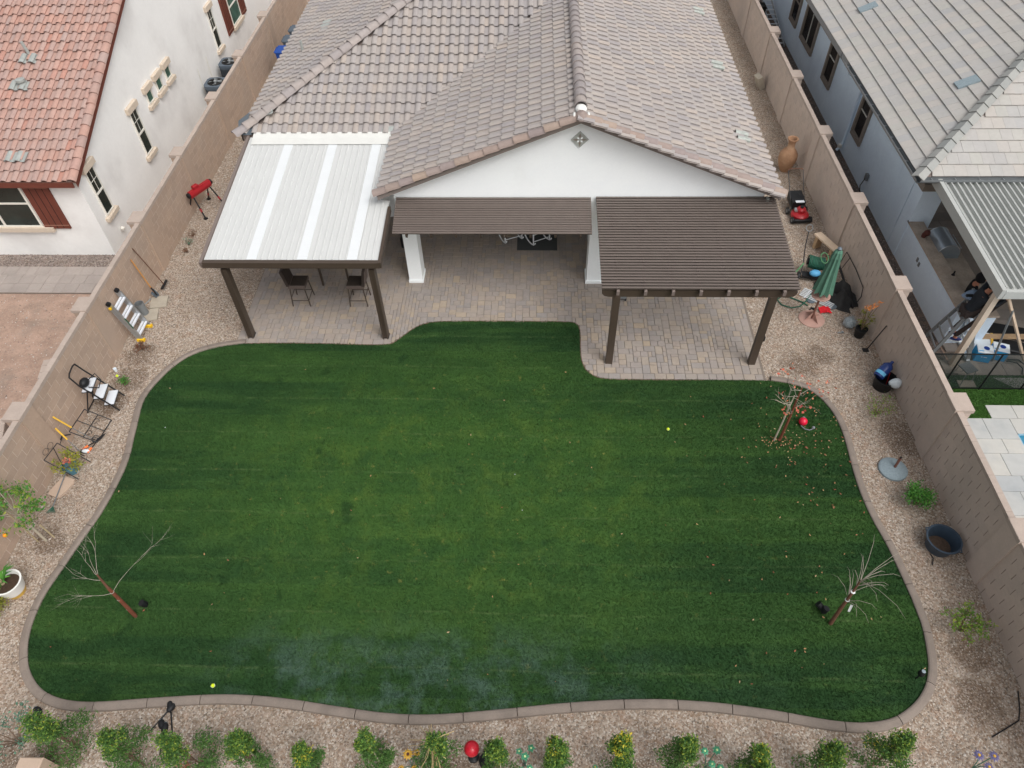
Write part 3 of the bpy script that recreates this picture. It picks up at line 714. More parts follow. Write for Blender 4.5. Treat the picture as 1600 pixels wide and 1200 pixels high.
# low profile tile vents: pairs of painted tiles, plumbing pipe, flashing at the hip foot
def on_right(y, t_): return Vector((HX1-t_, y, EZ+S*t_))
def tile_vent(roof_, p, u, v, name='tile_vent', mat='vent_metal', n=2, W=TW, step=None):
    u = Vector(u).normalized(); v = Vector(v).normalized(); n_ = u.cross(v)
    for k in range(n):
        bb = B(); vs, fs = s_tile(W, .36); bb.add([tuple(q) for q in vs], fs, True); o = bb.obj(name, mat, roof_)
        q = Vector(p)+u*k*W+n_*.03; o.matrix_local = Matrix(((u.x, v.x, n_.x, q.x), (u.y, v.y, n_.y, q.y), (u.z, v.z, n_.z, q.z), (0, 0, 0, 1)))
for y, t_ in ((17.5, .5), (21.6, .5), (25.6, .5)): tile_vent(roof, on_right(y, t_), (0, 1, 0), (-1, 0, S), mat='vent_paint')
for y, t_ in ((19.2, .55), (24.2, 1.3)): tile_vent(roof, (HIPX+t_, y, EZ+S*t_), (0, -1, 0), (1, 0, S))
q = Vector((HIPX+.9, 22.6, EZ+S*.9)); B().tube([q, q+Vector((0, 0, .38))], .04, 8).obj('vent_pipe', 'vent_metal', roof)
B().quad((HIPX-.16, HIPY+.35, EZ+.06), (HIPX-.28, HIPY+.75, EZ+.03), (HIPX+.02, HIPY+1.0, EZ+.16), (HIPX+.12, HIPY+.5, EZ+.18)).obj('flashing', 'flashing', roof)
B().quad((HIPX+.05, HIPY-.05, EZ+.03), (HIPX+.32, HIPY-.06, EZ+.05), (HIPX+.42, HIPY+.22, EZ+.16), (HIPX+.1, HIPY+.12, EZ+.1)).obj('flashing', 'flashing', roof)
B().quad((HX0-.35, HIPY-.12, EZ+.02), (HX0+.02, HIPY-.12, EZ+.02), (HX0+.02, HIPY+.2, EZ+.16), (HX0-.3, HIPY+.2, EZ+.12)).obj('flashing', 'vent_metal', roof)
# floodlight under the right rake end
fl = B().box((5.78, WY-.12, 2.9), (.07, .1, .1)).box((5.83, WY-.2, 2.84), (.08, .14, .05)); house.part('flood_light', fl, 'vent_metal')

# ------------------------------------------------------------------ insulated white patio cover on two posts
CX0, CX1, CY0, CY1 = -8.02, -3.78, 13.45, 18.22
def cz(y): return 2.60+(y-CY0)*.105
cover = House('patio_cover', 'white ribbed metal patio cover on brown posts left of the gable', 'patio cover', ((CX0+CX1)/2, CY0, 0))
b = B(); b.add([(x, y, cz(y)+dz) for dz in (-.05, 0) for x, y in ((CX0, CY0), (CX1, CY0), (CX1, 15.6), (-4.0, 15.62), (-4.0, CY1), (CX0, CY1))], [(6, 7, 8, 9, 10, 11), (5, 4, 3, 2, 1, 0)]+[(i, (i+1) % 6, 6+(i+1) % 6, 6+i) for i in range(6)])
cover.part('roof_panel', b, 'white_metal')
bands = [(-6.86, .24), (-5.63, .24), (-4.42, .24)]
x = CX0+.13
while x < CX1-.05:
    if not any(abs(x-bx) < bw*.62 for bx, bw in bands):
        y1 = CY1-.35 if x < -4.05 else 15.55
        cover.part('rib', B().add([(x+dx, y, cz(y)+dz) for y in (CY0+.03, y1) for dx, dz in ((-.028, .002), (-.016, .014), (.016, .014), (.028, .002))], [(0, 1, 5, 4), (1, 2, 6, 5), (2, 3, 7, 6), (3, 2, 1, 0), (4, 5, 6, 7)]), 'white_metal')
    x += .158
for bx, bw in bands:
    cover.part('light_strip', B().add([(bx+dx, y, cz(y)+dz) for y in (CY0+.02, CY1-.2) for dx, dz in ((-bw/2, .002), (-bw/2, .016), (bw/2, .016), (bw/2, .002))], [(0, 1, 5, 4), (1, 2, 6, 5), (2, 3, 7, 6), (3, 2, 1, 0), (4, 5, 6, 7)]), 'white_panel')
cover.part('flashing_strip', B().add([(x, y, cz(y)+.03+dz) for x in (CX0+.1, -4.05) for y, dz in ((CY1-.36, 0), (CY1-.1, .02), (CY1+.1, .06))], [(0, 3, 4, 1), (1, 4, 5, 2)]), 'flash_cream')
cover.part('front_gutter', B().beam((CX0-.03, CY0-.06, cz(CY0)-.06), (CX1+.03, CY0-.06, cz(CY0)-.06), .12, .16), 'brown_metal')
for x, y1 in ((CX0-.04, CY1), (CX1+.04, 15.3)):
    cover.part('side_channel', B().beam((x, CY0-.12, cz(CY0)-.05), (x, y1, cz(y1)-.02), .07, .17), 'fascia' if x < -6 else 'brown_metal')
cover.part('cross_beam', B().beam((CX0+.2, 13.5, 2.43), (CX1-.1, 13.5, 2.43), .09, .16), 'brown_metal')
for x in (-7.60, -3.98):
    p = cover.part('post', B().box((x, 13.48, 1.18), (.15, .17, 2.36)), 'brown_metal')
    B().box((x-.055, 13.38, 1.18), (.03, .03, 2.34)).box((x+.055, 13.38, 1.18), (.03, .03, 2.34)).obj('rail', 'brown_metal', p)
    B().box((x, 13.48, .035), (.17, .19, .05)).obj('base_plate', 'black_metal', p)

# ------------------------------------------------------------------ two slatted pergolas
def pergola(label, x0, x1, ya, za, yb, zb, n, raf, posts, beam_y):
    P_ = House('pergola', label, 'pergola', ((x0+x1)/2, ya, 0)); dz = (zb-za)/(yb-ya)
    b_ = B().box((0, 0, .020), (x1-x0, .058, .010), ch=.003).box((0, .014, -.018), (x1-x0, .026, .066)); me = b_.mesh('slat', 'slat_brown')
    for i in range(n):
        y = ya+(yb-ya)*i/(n-1); o = link('slat', me, P_.root, ((x0+x1)/2-(x0+x1)/2, y-ya, za+dz*(y-ya)+.025+random.uniform(-.001, .001))); o.rotation_euler = (math.atan(dz), 0, random.uniform(-.0008, .0008))
    for x in raf:
        bb = B().beam((x, ya-.02, za-.055+dz*(-.02)), (x, yb, zb-.055), .055, .10); o = P_.part('rafter', bb, 'brown_metal')
        if beam_y: B().box((x, ya-.055, za-.06), (.07, .07, .13), ch=.01).obj('rafter_end', 'fascia', o, (0, 0, 0))
    if beam_y:
        zb_ = za+dz*(beam_y-ya)-.19; xs = x0+.02; xe = x1-.02
        poly = [(xs, zb_+.09), (xs, zb_), (xs+.05, zb_-.07), (xs+.15, zb_-.10), (xe-.15, zb_-.10), (xe-.05, zb_-.07), (xe, zb_), (xe, zb_+.09)]
        bb = B(); bb.add([(x, y, z) for y in (beam_y-.04, beam_y+.04) for x, z in poly], [tuple(range(8)), tuple(range(15, 7, -1))]+[(i, 8+i, 8+(i+1) % 8, (i+1) % 8) for i in range(8)])
        P_.part('beam', bb, 'brown_metal')
        for x in posts:
            p = P_.part('post', B().box((x, beam_y+.01, (zb_-.1)/2), (.17, .13, zb_-.1)), 'brown_metal'); B().box((x, beam_y+.09, (zb_-.1)/2), (.09, .03, zb_-.12)).obj('channel', 'black_metal', p)
    P_.part('ledger', B().box(((x0+x1)/2, yb+.03, zb-.05), (x1-x0-.1, .05, .12)), 'brown_metal')
    return P_
pergola('narrow dark brown slatted pergola between the two white pillars', -3.60, 1.37, 14.55, 2.56, 15.58, 2.86, 16, [-3.25+i*.62 for i in range(8)], (), None)
pr_ = pergola('large dark brown slatted pergola on two posts right of the gable', 1.50, 5.98, 12.50, 2.58, 15.58, 2.88, 34, [1.87+i*.626 for i in range(7)], (1.87, 5.47), 12.58)
pr_.part('outlet_box', B().box((5.58, 12.62, .9), (.06, .09, .14)), 'black_plastic')
# ------------------------------------------------------------------ left neighbour: house, side yard
NXW, NYF = -12.75, 16.98            # side wall plane, front wall plane
LE, LEZ = 16.72, 2.62               # eave line
def lz(y): return LEZ+S*(y-LE)
lh = House('left_house', 'cream stucco house with red clay tile roof beyond the left wall', 'house', (-16, 17, 0))
APY = 26.5
b = B(); b.add([(x, y, z) for x in (NXW, NXW-.2) for y, z in ((NYF, -.06), (36.5, -.06), (36.5, lz(APY)-.41*(36.5-APY)-.1), (APY, lz(APY)-.1), (NYF, lz(NYF)-.1))], [(0, 1, 2, 3, 4), (9, 8, 7, 6, 5), (4, 9, 5, 0)])
lh.part('side_wall', b, 'cream_stucco')
lh.part('front_wall', B().box((-17.6, NYF+.1, 1.3), (9.3, .2, 2.72)), 'cream_stucco')
b = B().quad((-24, LE, LEZ), (NXW+.16, LE, LEZ), (NXW+.16, APY, lz(APY)), (-24, APY, lz(APY))).quad((-24, APY, lz(APY)), (NXW+.16, APY, lz(APY)), (NXW+.16, 36.5, lz(APY)-4.1), (-24, 36.5, lz(APY)-4.1))
lroof = lh.part('roof', b, 'clay_deck')
lay_roof(lroof, [((-17.8, LE, LEZ), (1, 0, 0), (0, 1, S), 5.05, 9.6, lambda p: p.x < NXW+.0, None)], s_tile, TW, TE, TL, 'clay_tile')
CK = half_barrel(.135, .12, .42).mesh('rake_tile', 'clay_tile')
barrel_run(lroof, 'rake_tile', (NXW+.08, LE-.02, LEZ+.02), (NXW+.08, APY, lz(APY)+.02), CK, .36)
B().box((-18.4, LE+.02, LEZ-.08), (11.4, .04, .16)).add([(NXW+.16, y, z+dz) for y, z in ((LE, LEZ), (APY, lz(APY))) for dz in (-.16, .0)], [(0, 2, 3, 1)]).obj('fascia_board', 'shutter_brown', lroof)
for x, y in ((-15.0, 20.45), (-15.05, 19.55), (-15.7, 19.5)):
    tile_vent(lroof, (x, y, lz(y)), (1, 0, 0), (0, 1, S), n=2 if x > -15.5 else 1)
tile_vent(lroof, (-14.55, 17.3, lz(17.3)), (1, 0, 0), (0, 1, S), n=2)
q = Vector((-14.9, 20.75, lz(20.75))); B().tube([q, q+Vector((-.05, 0, .42))], .045, 8).obj('vent_pipe', 'vent_metal', lroof)
q = Vector((-14.85, 19.75, lz(19.75)+.03)); B().lathe([(.09, 0), (.09, .12), (.13, .12), (.13, .18), (1e-4, .2)], 10, q).obj('vent_cap', 'vent_metal', lroof)
def side_window(H_, X, s, y0, y1, z0, z1, frame, gl, trim, trims, mull=True, grid=0):
    """a window in a wall of constant X; s points out of the wall"""
    w_ = H_.part('window', B().box((X+s*.004, (y0+y1)/2, (z0+z1)/2), (.03, y1-y0, z1-z0)), gl)
    fr = B(); t_ = .035
    for y in (y0, y1): fr.box((X+s*.02, y, (z0+z1)/2), (.05, t_, z1-z0+t_))
    for z in (z0, z1): fr.box((X+s*.021, (y0+y1)/2, z), (.05, y1-y0, t_))
    if mull: fr.box((X+s*.02, (y0+y1)/2, (z0+z1)/2-.02), (.052, y1-y0, .05))
    fr.obj('frame', frame, w_)
    if grid:
        gg = B().box((X+s*.022, (y0+y1)/2, (z0+z1)/2+(z1-z0)*.25), (.012, .014, (z1-z0)*.46))
        for k in range(1, grid): gg.box((X+s*.022, (y0+y1)/2, (z0+z1)/2+(z1-z0)*.5*k/grid), (.012, y1-y0, .014))
        gg.obj('glazing_bars', frame, w_)
    if trims == 'ends':
        B().box((X+s*.05, (y0+y1)/2, z1+.11), (.12, y1-y0+.26, .19), ch=.015).obj('lintel', trim, w_); B().box((X+s*.05, (y0+y1)/2, z0-.10), (.13, y1-y0+.26, .13), ch=.015).obj('sill', trim, w_)
    elif trims == 'round':
        k = .13
        for a_, c_, d_ in (('sill', (X+s*.035, (y0+y1)/2, z0-k/2-.02), (.08, y1-y0+2*k, k)), ('lintel', (X+s*.035, (y0+y1)/2, z1+k/2+.02), (.08, y1-y0+2*k, k))): B().box(c_, d_).obj(a_, trim, w_)
        for y in (y0-k/2-.02, y1+k/2+.02): B().box((X+s*.034, y, (z0+z1)/2), (.08, k-.005, z1-z0+.04)).obj('jamb', trim, w_)
    return w_
for y0, y1 in ((17.46, 17.90), (20.76, 21.22), (28.54, 29.0)): side_window(lh, NXW, 1, y0, y1, 1.04, 2.46, 'frame_white', 'glass_dark', 'trim_beige', 'ends', True, 2)
for y0, y1 in ((22.12, 22.5), (22.98, 23.36), (23.82, 24.2)): side_window(lh, NXW, 1, y0, y1, 2.08, 2.45, 'frame_white', 'glass_teal', 'trim_beige', 'ends', False)
w_ = side_window(lh, NXW, 1, 30.75, 31.85, 1.04, 2.46, 'frame_white', 'glass_teal', 'trim_beige', 'ends')
def shutter(H_, c, d, horiz):
    o = H_.part('shutter', B().box(c, d), 'shutter_brown'); g_ = B()
    for dz in (-.42, .42):
        g_.box((c[0]+(.03 if not horiz else 0), c[1]-(.03 if horiz else 0), c[2]+dz*d[2]), (d[0] if horiz else .012, .012 if horiz else d[1], .022))
    g_.obj('batten', 'shutter_line', o); q_ = B()
    for k in (-.25, 0, .25): q_.box((c[0]+(k*d[0] if horiz else .028), c[1]-(.028 if horiz else -k*d[1]), c[2]), (.012 if horiz else .006, .006 if horiz else .012, d[2]*.98))
    q_.obj('groove', 'dark_void', o)
shutter(lh, (NXW+.03, 30.3, 1.7), (.05, .68, 1.5), False); shutter(lh, (NXW+.03, 32.25, 1.7), (.05, .62, 1.5), False)
# front window with shutter, seen foreshortened under the eave
fw_ = lh.part('window', B().box((-15.7, NYF-.004, 1.73), (2.5, .03, 1.42)), 'glass_dark')
b = B()
for x in (-14.46, -15.55, -16.9): b.box((x, NYF-.02, 1.73), (.06, .05, 1.46))
for z in (1.02, 1.80, 2.44): b.box((-15.7, NYF-.021, z), (2.5, .05, .05))
b.obj('frame', 'frame_white', fw_); b = B()
for k in range(24): b.box((-15.7, NYF-.012, 1.06+k*.057), (2.4, .012, .014))
b.obj('blind', 'blind', fw_); B().box((-15.55, NYF-.05, .93), (2.85, .14, .14)).obj('sill', 'trim_beige', fw_)
shutter(lh, (-14.0, NYF-.03, 1.70), (.75, .05, 1.5), True)
for y, z in ((26.2, .75), (27.2, .75)):
    B().tube([(NXW+.03, y, .3), (NXW+.03, y, z+.35), (NXW+.06, y-.02, z+.6)], .012, 5).obj('conduit', 'frame_white', lh.root, lh.off)
lh.part('wall_lamp', B().lathe([(.05, 0), (.07, .08), (.03, .12)], 8, (NXW+.09, 17.75, .30)), 'frame_white')
# two air conditioners
def air_conditioner(label, x, y):
    t_ = thing('air_conditioner', label, 'air conditioner', (x, y, -.05), 0, 'air conditioners by the left house')
    w2 = .37; poly = [(w2*math.cos(R(a))*1.0 if 0 else max(-w2, min(w2, 1.25*w2*math.cos(R(a)))), max(-w2, min(w2, 1.25*w2*math.sin(R(a))))) for a in range(0, 360, 15)]
    B().prism([(p*1.06, q*1.06) for p, q in poly], 0, .06).obj('base', 'concrete_slab', t_)
    bd = B().prism(poly, .06, .78).obj('body', 'grey_bin', t_); lv = B()
    for k in range(13): lv.prism([(p*1.015, q*1.015) for p, q in poly], .12+k*.047, .145+k*.047)
    lv.obj('louvre', 'black_metal', bd)
    tp_ = B().prism([(p*1.04, q*1.04) for p, q in poly], .78, .86).obj('top', 'grey_bin', t_)
    B().lathe([(.30, .862), (.30, .866), (1e-4, .867)], 20).obj('fan_opening', 'dark_void', tp_)
    fb = B()
    for k in range(4): fb.add([(math.cos(k*1.571+a)*r_, math.sin(k*1.571+a)*r_, .872+dz) for r_, a, dz in ((.06, 0, 0), (.25, -.2, 0), (.26, .45, .03), (.07, .7, .03))], [(0, 1, 2, 3)])
    fb.obj('fan_blade', 'grey_metal', tp_); B().lathe([(.06, .87), (.06, .91), (1e-4, .92)], 10).obj('fan_hub', 'aluminium', tp_)
    gr = B()
    for r_ in (.1, .16, .22, .28): gr.tube([(r_*math.cos(a*.3927), r_*math.sin(a*.3927), .885) for a in range(17)], .004, 4)
    gr.obj('fan_guard', 'black_metal', tp_)
air_conditioner('grey air conditioner nearer the camera beside the cream wall', -12.22, 26.25)
air_conditioner('grey air conditioner farther back below the tall cream window', -12.18, 27.95)
# ground of the left neighbour
struct('gravel_strip', B().quad((-30, 16.38, -.052), (-11.13, 16.38, -.052), (-11.13, 16.97, -.052), (-30, 16.97, -.052)).quad((NXW, 16.97, -.052), (-11.13, 16.97, -.052), (-11.13, 36, -.052), (NXW, 36, -.052)).mesh('gravel_strip', 'gravel_grey'))
P = np.concatenate([np.column_stack([RNG.uniform(-17, -11.15, 3500), RNG.uniform(16.4, 16.97, 3500)])]); tag(pebbles('strip_gravel', P, .012, .03, 'pebble_grey', -.05), 'grey brown gravel strip at the foot of the cream house', 'gravel')
cpath = struct('concrete_path', B().box((-20.6, 15.78, -.05), (18.9, 1.16, .06)).mesh('concrete_path', 'paver_sand'))
plain('path_stone', srgb(160, 150, 143), .92, .08, 2.2, .2, 60, piece=.05, grime=(srgb(138, 130, 124), .5))
for r_ in range(3):
    x = -11.2-.1*r_
    while x > -17.2:
        L_ = random.choice((.39, .29, .48)); B().box((x-L_/2, 15.78+(r_-1)*.385, -.03+random.uniform(-.002, .002)), (L_-.008, .377, .06), ch=.006).obj('path_stone', 'path_stone', cpath); x -= L_
P = np.column_stack([RNG.uniform(-16.5, -11.2, 5000), RNG.uniform(7.5, 15.2, 5000)]); tag(pebbles('dirt_pebbles', P, .006, .022, 'pebble', -.06), 'small loose stones on the bare dirt beyond left wall', 'stones')
for k, (x, y, a, n, lab) in enumerate(((-11.36, 10.95, 12, 3, 'short stack of pale paving blocks behind the left wall, far one'), (-11.5, 9.0, 20, 4, 'pale paving blocks piled behind the left wall below the near pilaster'))):
    t_ = thing('paving_block_pile', lab, 'paving blocks', (x, y, -.06), R(a))
    for i in range(n): B().box((0, i*.2-.2, .75), (.22, .19, 1.5), ch=.01).obj('paving_block', 'wall_cap', t_)
tag(B().lathe([(.001, .26), (.15, .24), (.24, .12), (.2, 0)], 12, (-11.75, 17.3, .0), sx=1.2).obj('utility_cover', 'plastic_bag'), 'pale rounded utility cover at the cream house corner', 'cover')

# wheeled bins between wall and house, far left
def bin_(label, x, y, mat, rz_):
    t_ = thing('wheelie_bin', label, 'bin', (x, y, 0), rz_, 'wheeled bins by the left wall')
    b_ = B(); a_, c_ = .24, .30
    b_.add([(i*a_, j*c_, .06) for i, j in ((-1, -1), (1, -1), (1, 1), (-1, 1))]+[(i*a_*1.2, j*c_*1.15, .95) for i, j in ((-1, -1), (1, -1), (1, 1), (-1, 1))], [(3, 2, 1, 0), (4, 5, 6, 7)]+[(i, (i+1) % 4, 4+(i+1) % 4, 4+i) for i in range(4)]).obj('body', mat, t_)
    l_ = B().box((0, 0, .99), (.62, .74, .07), ch=.03).obj('lid', mat, t_); B().tube([(-.24, .4, .98), (.24, .4, .98)], .018, 6).obj('handle', mat, l_)
    for s_ in (-1, 1): B().lathe([(.1, -.03), (.1, .03)], 12, (0, 0, 0), tr(s_*.26, .3, .1) @ rot('Y', R(90))).obj('wheel', 'black_plastic', t_)
    return t_
bin_('blue wheeled bin nearest in the side passage', -10.05, 28.6, 'blue_bin', R(90)); bin_('grey wheeled bin just behind the blue one', -10.0, 29.6, 'grey_bin', R(92)); bin_('dark grey wheeled bin last in the side passage', -9.95, 30.55, 'grey_bin', R(88))
B().box((-9.2, 24.6, .7), (.5, .14, .12)).obj('meter_bracket', 'trim_beige', house.root, house.off)

# ------------------------------------------------------------------ right neighbour
RX, RY = 10.47, 17.05
RE, REY, REZ, RS = 9.80, 16.40, 2.98, .44
rh = House('right_house', 'pale blue stucco house with grey flat tile roof beyond right wall', 'house', (13, 17, 0))
rh.part('side_wall', B().box((RX+.1, 27.3, 1.45), (.2, 19.3, 3.02)), 'blue_stucco')
rh.part('front_wall', B().box((17, 20.2, 1.45), (12.9, .2, 3.02)), 'blue_stucco')
rh.part('corner_pillar', B().box((RX+.30, RY+.28, 1.45), (.60, .56, 3.0)), 'blue_stucco')
rh.part('corner_band', B().box((RX+.28, RY+.26, 2.27), (.74, .70, .2)), 'trim_taupe')
rh.part('porch_beam', B().box((16, RY+.3, 2.62), (10.5, .3, .45)), 'blue_stucco')
rh.part('wall_reveal', B().box((RX+.004, 18.6, 1.4), (.02, .05, 2.9)), 'blue_stucco'); rh.part('wall_reveal', B().box((RX+.004, 21.0, 1.4), (.02, .04, 2.9)), 'blue_stucco')
rt_ = 7.0
b = B().quad((RE, REY, REZ), (RE+rt_, REY+rt_, REZ+RS*rt_), (RE+rt_, 36, REZ+RS*rt_), (RE, 36, REZ)).quad((RE, REY, REZ), (RE+14, REY, REZ), (RE+14, REY+rt_, REZ+RS*rt_), (RE+rt_, REY+rt_, REZ+RS*rt_))
rroof = rh.part('roof', b, 'fascia')
rl = math.sqrt(1+RS*RS)
lay_roof(rroof, [
    ((RE, 36, REZ), (0, -1, 0), (1, 0, RS), 36-REY, rt_*rl, lambda p: p.y > REY+(p.x-RE)-.03, lambda V: np.column_stack([V[:, 0], np.maximum(V[:, 1], REY+(V[:, 0]-RE)), V[:, 2]])),
    ((RE, REY, REZ), (1, 0, 0), (0, 1, RS), 7.5, rt_*rl, lambda p: p.x > RE+(p.y-REY)-.03, lambda V: np.column_stack([np.maximum(V[:, 0], RE+(V[:, 1]-REY)), V[:, 1], V[:, 2]]))],
    flat_tile, .30, .36, .42, 'slate_tile', 300, False, True)
SR = half_barrel(.17, .155, .46, .02, 2, True).mesh('hip_tile', 'slate_ridge')
barrel_run(rroof, 'hip_tile', (RE-.1, REY-.1, REZ+.0), (RE+rt_, REY+rt_, REZ+RS*rt_+.04), SR, .38)
B().box((RE+.03, 30, REZ-.10), (.04, 12.8, .18)).box((RE+.03, 20, REZ-.10), (.04, 7.1, .18)).box((RE+6, REY+.03, REZ-.10), (11.9, .04, .18)).obj('fascia_board', 'grey_metal', rroof)
B().quad((RE, REY, REZ-.19), (RE+12, REY, REZ-.19), (RE+12, RY+.1, REZ-.19), (RE, RY+.1, REZ-.19)).quad((RE, RY, REZ-.19), (RX+.1, RY, REZ-.19), (RX+.1, 36, REZ-.19), (RE, 36, REZ-.19)).obj('soffit', 'trim_taupe', rroof)
def gutter(p0, p1, name):
    p0, p1 = Vector(p0), Vector(p1); d_ = (p1-p0).normalized(); n_ = Vector((d_.y, -d_.x, 0))
    pr = [(.0, .0), (.0, -.1), (.09, -.1), (.115, -.06), (.115, .0), (.105, .0), (.105, -.055), (.085, -.088), (.008, -.088), (.008, .0)]
    bb = B(); m_ = len(pr); bb.add([p+n_*a+Vector((0, 0, z)) for p in (p0, p1) for a, z in pr], [(i, i+1, m_+i+1, m_+i) for i in range(m_-1)]+[tuple(range(m_)), tuple(range(2*m_-1, m_-1, -1))])
    o = bb.obj(name, 'grey_metal', rroof)
    L_ = (p1-p0).length; hk = B()
    for k in range(int(L_/.6)):
        c = p0+d_*(.3+k*.6); hk.beam(c+Vector((0, 0, -.01)), c+n_*.11+Vector((0, 0, -.01)), .02, .006)
    hk.obj('gutter_strap', 'aluminium', o)
gutter((RE+.01, 22.9, REZ-.02), (RE+.01, REY-.1, REZ-.02), 'gutter'); gutter((RE+.0, REY+.0, REZ-.02), (RE+12, REY+.0, REZ-.02), 'gutter')
dp = rh.part('downspout', B().tube([(RE+.0, 22.75, REZ-.12), (RE+.05, 22.72, REZ-.3), (RX-.06, 22.66, REZ-.55), (RX-.06, 22.66, .2), (RX-.2, 22.62, .05)], .045, 8), 'blue_stucco'); B().lathe([(.07, 0), (.07, .1)], 10, (RX-.12, 22.64, .16)).obj('collar', 'frame_white', dp)
side_window(rh, RX, -1, 30.55, 31.3, 1.03, 2.45, 'trim_taupe', 'glass_black', 'trim_taupe', 'round')
w_ = side_window(rh, RX, -1, 28.03, 29.50, 1.03, 2.50, 'trim_taupe', 'glass_black', 'trim_taupe', 'round', False); B().box((RX-.03, 28.76, 1.76), (.03, .03, 1.46)).obj('mullion', 'frame_white', w_)
for y0, y1 in ((25.40, 26.12), (21.60, 22.24)):
    w_ = side_window(rh, RX, -1, y0, y1, 1.0, 2.40, 'trim_taupe', 'glass_black', 'trim_taupe', 'round', False); B().box((RX-.03, (y0+y1)/2, 1.76), (.03, y1-y0, .025)).obj('mullion', 'frame_white', w_)
for y, tt in ((19.6, 2.0), (25.6, 1.2)):
    B().box((0, 0, 0), (.55, .34, .05)).obj('roof_vent', 'label_cyan' if 0 else 'stone_disc', rroof, None).matrix_local = Matrix.Translation((RE+tt, y, REZ+RS*tt+.05)) @ rot('Y', -math.atan(RS))
q = Vector((RE+3.9, 20.55, REZ+RS*3.9)); B().tube([q, q+Vector((0, 0, .3))], .06, 8).obj('vent_pipe', 'frame_white', rroof)
bx_ = rh.part('outlet_box', B().box((RX-.05, 20.2, .55), (.08, .14, .2)), 'grey_metal'); B().tube([(RX-.08, 20.2, .5), (RX-.2, 20.1, .3), (RX-.18, 20.0, .1), (RX-.12, 19.4, .02)], .015, 5).obj('cable', 'black_plastic', bx_)
# ground on the right
struct('side_gravel', B().quad((XR+.15, 12.6, -.05), (RX, 12.6, -.05), (RX, 36, -.05), (XR+.15, 36, -.05)).mesh('side_gravel', 'gravel_dark'))
P = np.column_stack([RNG.uniform(XR+.3, RX-.02, 6000), RNG.uniform(12.6, 30, 6000)]); tag(pebbles('dark_gravel', P, .012, .026, 'pebble_grey', -.05), 'dark gravel between the right wall and the blue house', 'gravel')
floor = struct('patio_floor', B().quad((10.52, 12.28, -.045), (24, 12.28, -.045), (24, 20.2, -.045), (10.52, 20.2, -.045)).mesh('patio_floor', 'paver_sand'))
pmsh = B().box((0, 0, 0), (1.19, .39, .04)).mesh('floor_tile', 'plank_tile')
for r_ in range(20):
    for c in range(6):
        x = 11.14+(.6 if r_ % 2 else 0)+c*1.2; y = 12.48+r_*.4
        if x > 10.9: link('floor_tile', pmsh, floor, (x, y, -.03+random.uniform(-.001, .001)))
B().box((10.7, 12.55, -.03), (.9, .45, .05)).obj('floor_tile', 'plank_tile', floor)
struct('turf_strip', B().add([(x, y, -.03) for x, y in ((XR+.15, 10.9), (10.80, 10.9), (10.80, 11.31), (24, 11.31), (24, 12.28), (XR+.15, 12.28))], [(0, 1, 2, 3, 4, 5)]).mesh('turf_strip', 'turf_next'))
n = 40000; P = scatter_in(n, XR+.2, 14.5, 10.9, 12.28, lambda P: ~((P[:, 0] > 10.80) & (P[:, 1] < 11.31))); n = len(P)
a = RNG.uniform(0, 6.28, n); V = np.empty((n, 3, 3), np.float32); wd = .007; ln = RNG.normal(0, .015, (n, 2))
V[:, 0, 0] = P[:, 0]-np.cos(a)*wd; V[:, 0, 1] = P[:, 1]-np.sin(a)*wd; V[:, 1, 0] = P[:, 0]+np.cos(a)*wd; V[:, 1, 1] = P[:, 1]+np.sin(a)*wd; V[:, 2, :2] = P+ln; V[:, :2, 2] = -.03; V[:, 2, 2] = RNG.uniform(-.005, .01, n)
plain('turf_next_blade', srgb(66, 104, 42), .8, .25, 8, piece=.3)
tag(link('turf_strip_blades', np_mesh('turf_strip_blades', V.reshape(-1, 3), np.arange(3*n).reshape(-1, 3), 'turf_next_blade'), kind='stuff'), 'green turf strip beside the pool deck on the right', 'grass')
deck = struct('pool_deck', B().quad((XR+.15, 2, -.05), (11.2, 2, -.05), (11.2, 10.9, -.05), (XR+.15, 10.9, -.05)).quad((11.2, 10.45, -.05), (24, 10.45, -.05), (24, 11.31, -.05), (11.2, 11.31, -.05)).quad((10.8, 10.9, -.05), (11.2, 10.9, -.05), (11.2, 11.31, -.05), (10.8, 11.31, -.05)).mesh('pool_deck', 'paver_sand'))
def slab(x0, x1, y0, y1): B().box(((x0+x1)/2, (y0+y1)/2, -.03+random.uniform(-.001, .001)), (x1-x0-.008, y1-y0-.008, .04), ch=.004).obj('deck_tile', 'deck_tile', deck)
y = 10.9; k = 0
while y > 4.0:
    h_ = (.61, .41)[k % 2]
    xs = [8.94, 9.55, 10.16, 10.77, 11.2] if k % 2 else [8.94, 9.35, 9.96, 10.57, 11.2]
    for x0, x1 in zip(xs, xs[1:]): slab(x0, x1, y-h_, y)
    y -= h_; k += 1
for k in range(6): slab(11.2+k*.61, 11.81+k*.61, 10.45, 10.9); slab(10.8+k*.61, 11.41+k*.61, 10.9, 11.31)
struct('pool_water', B().box((17.6, 6.2, -.06), (12.8, 8.5, .02)).mesh('pool_water', 'water')); struct('pool_shell', B().box((11.205, 6.2, -.06), (.03, 8.5, .08)).box((17.6, 10.435, -.06), (12.8, .03, .08)).mesh('pool_shell', 'pool_plaster'))
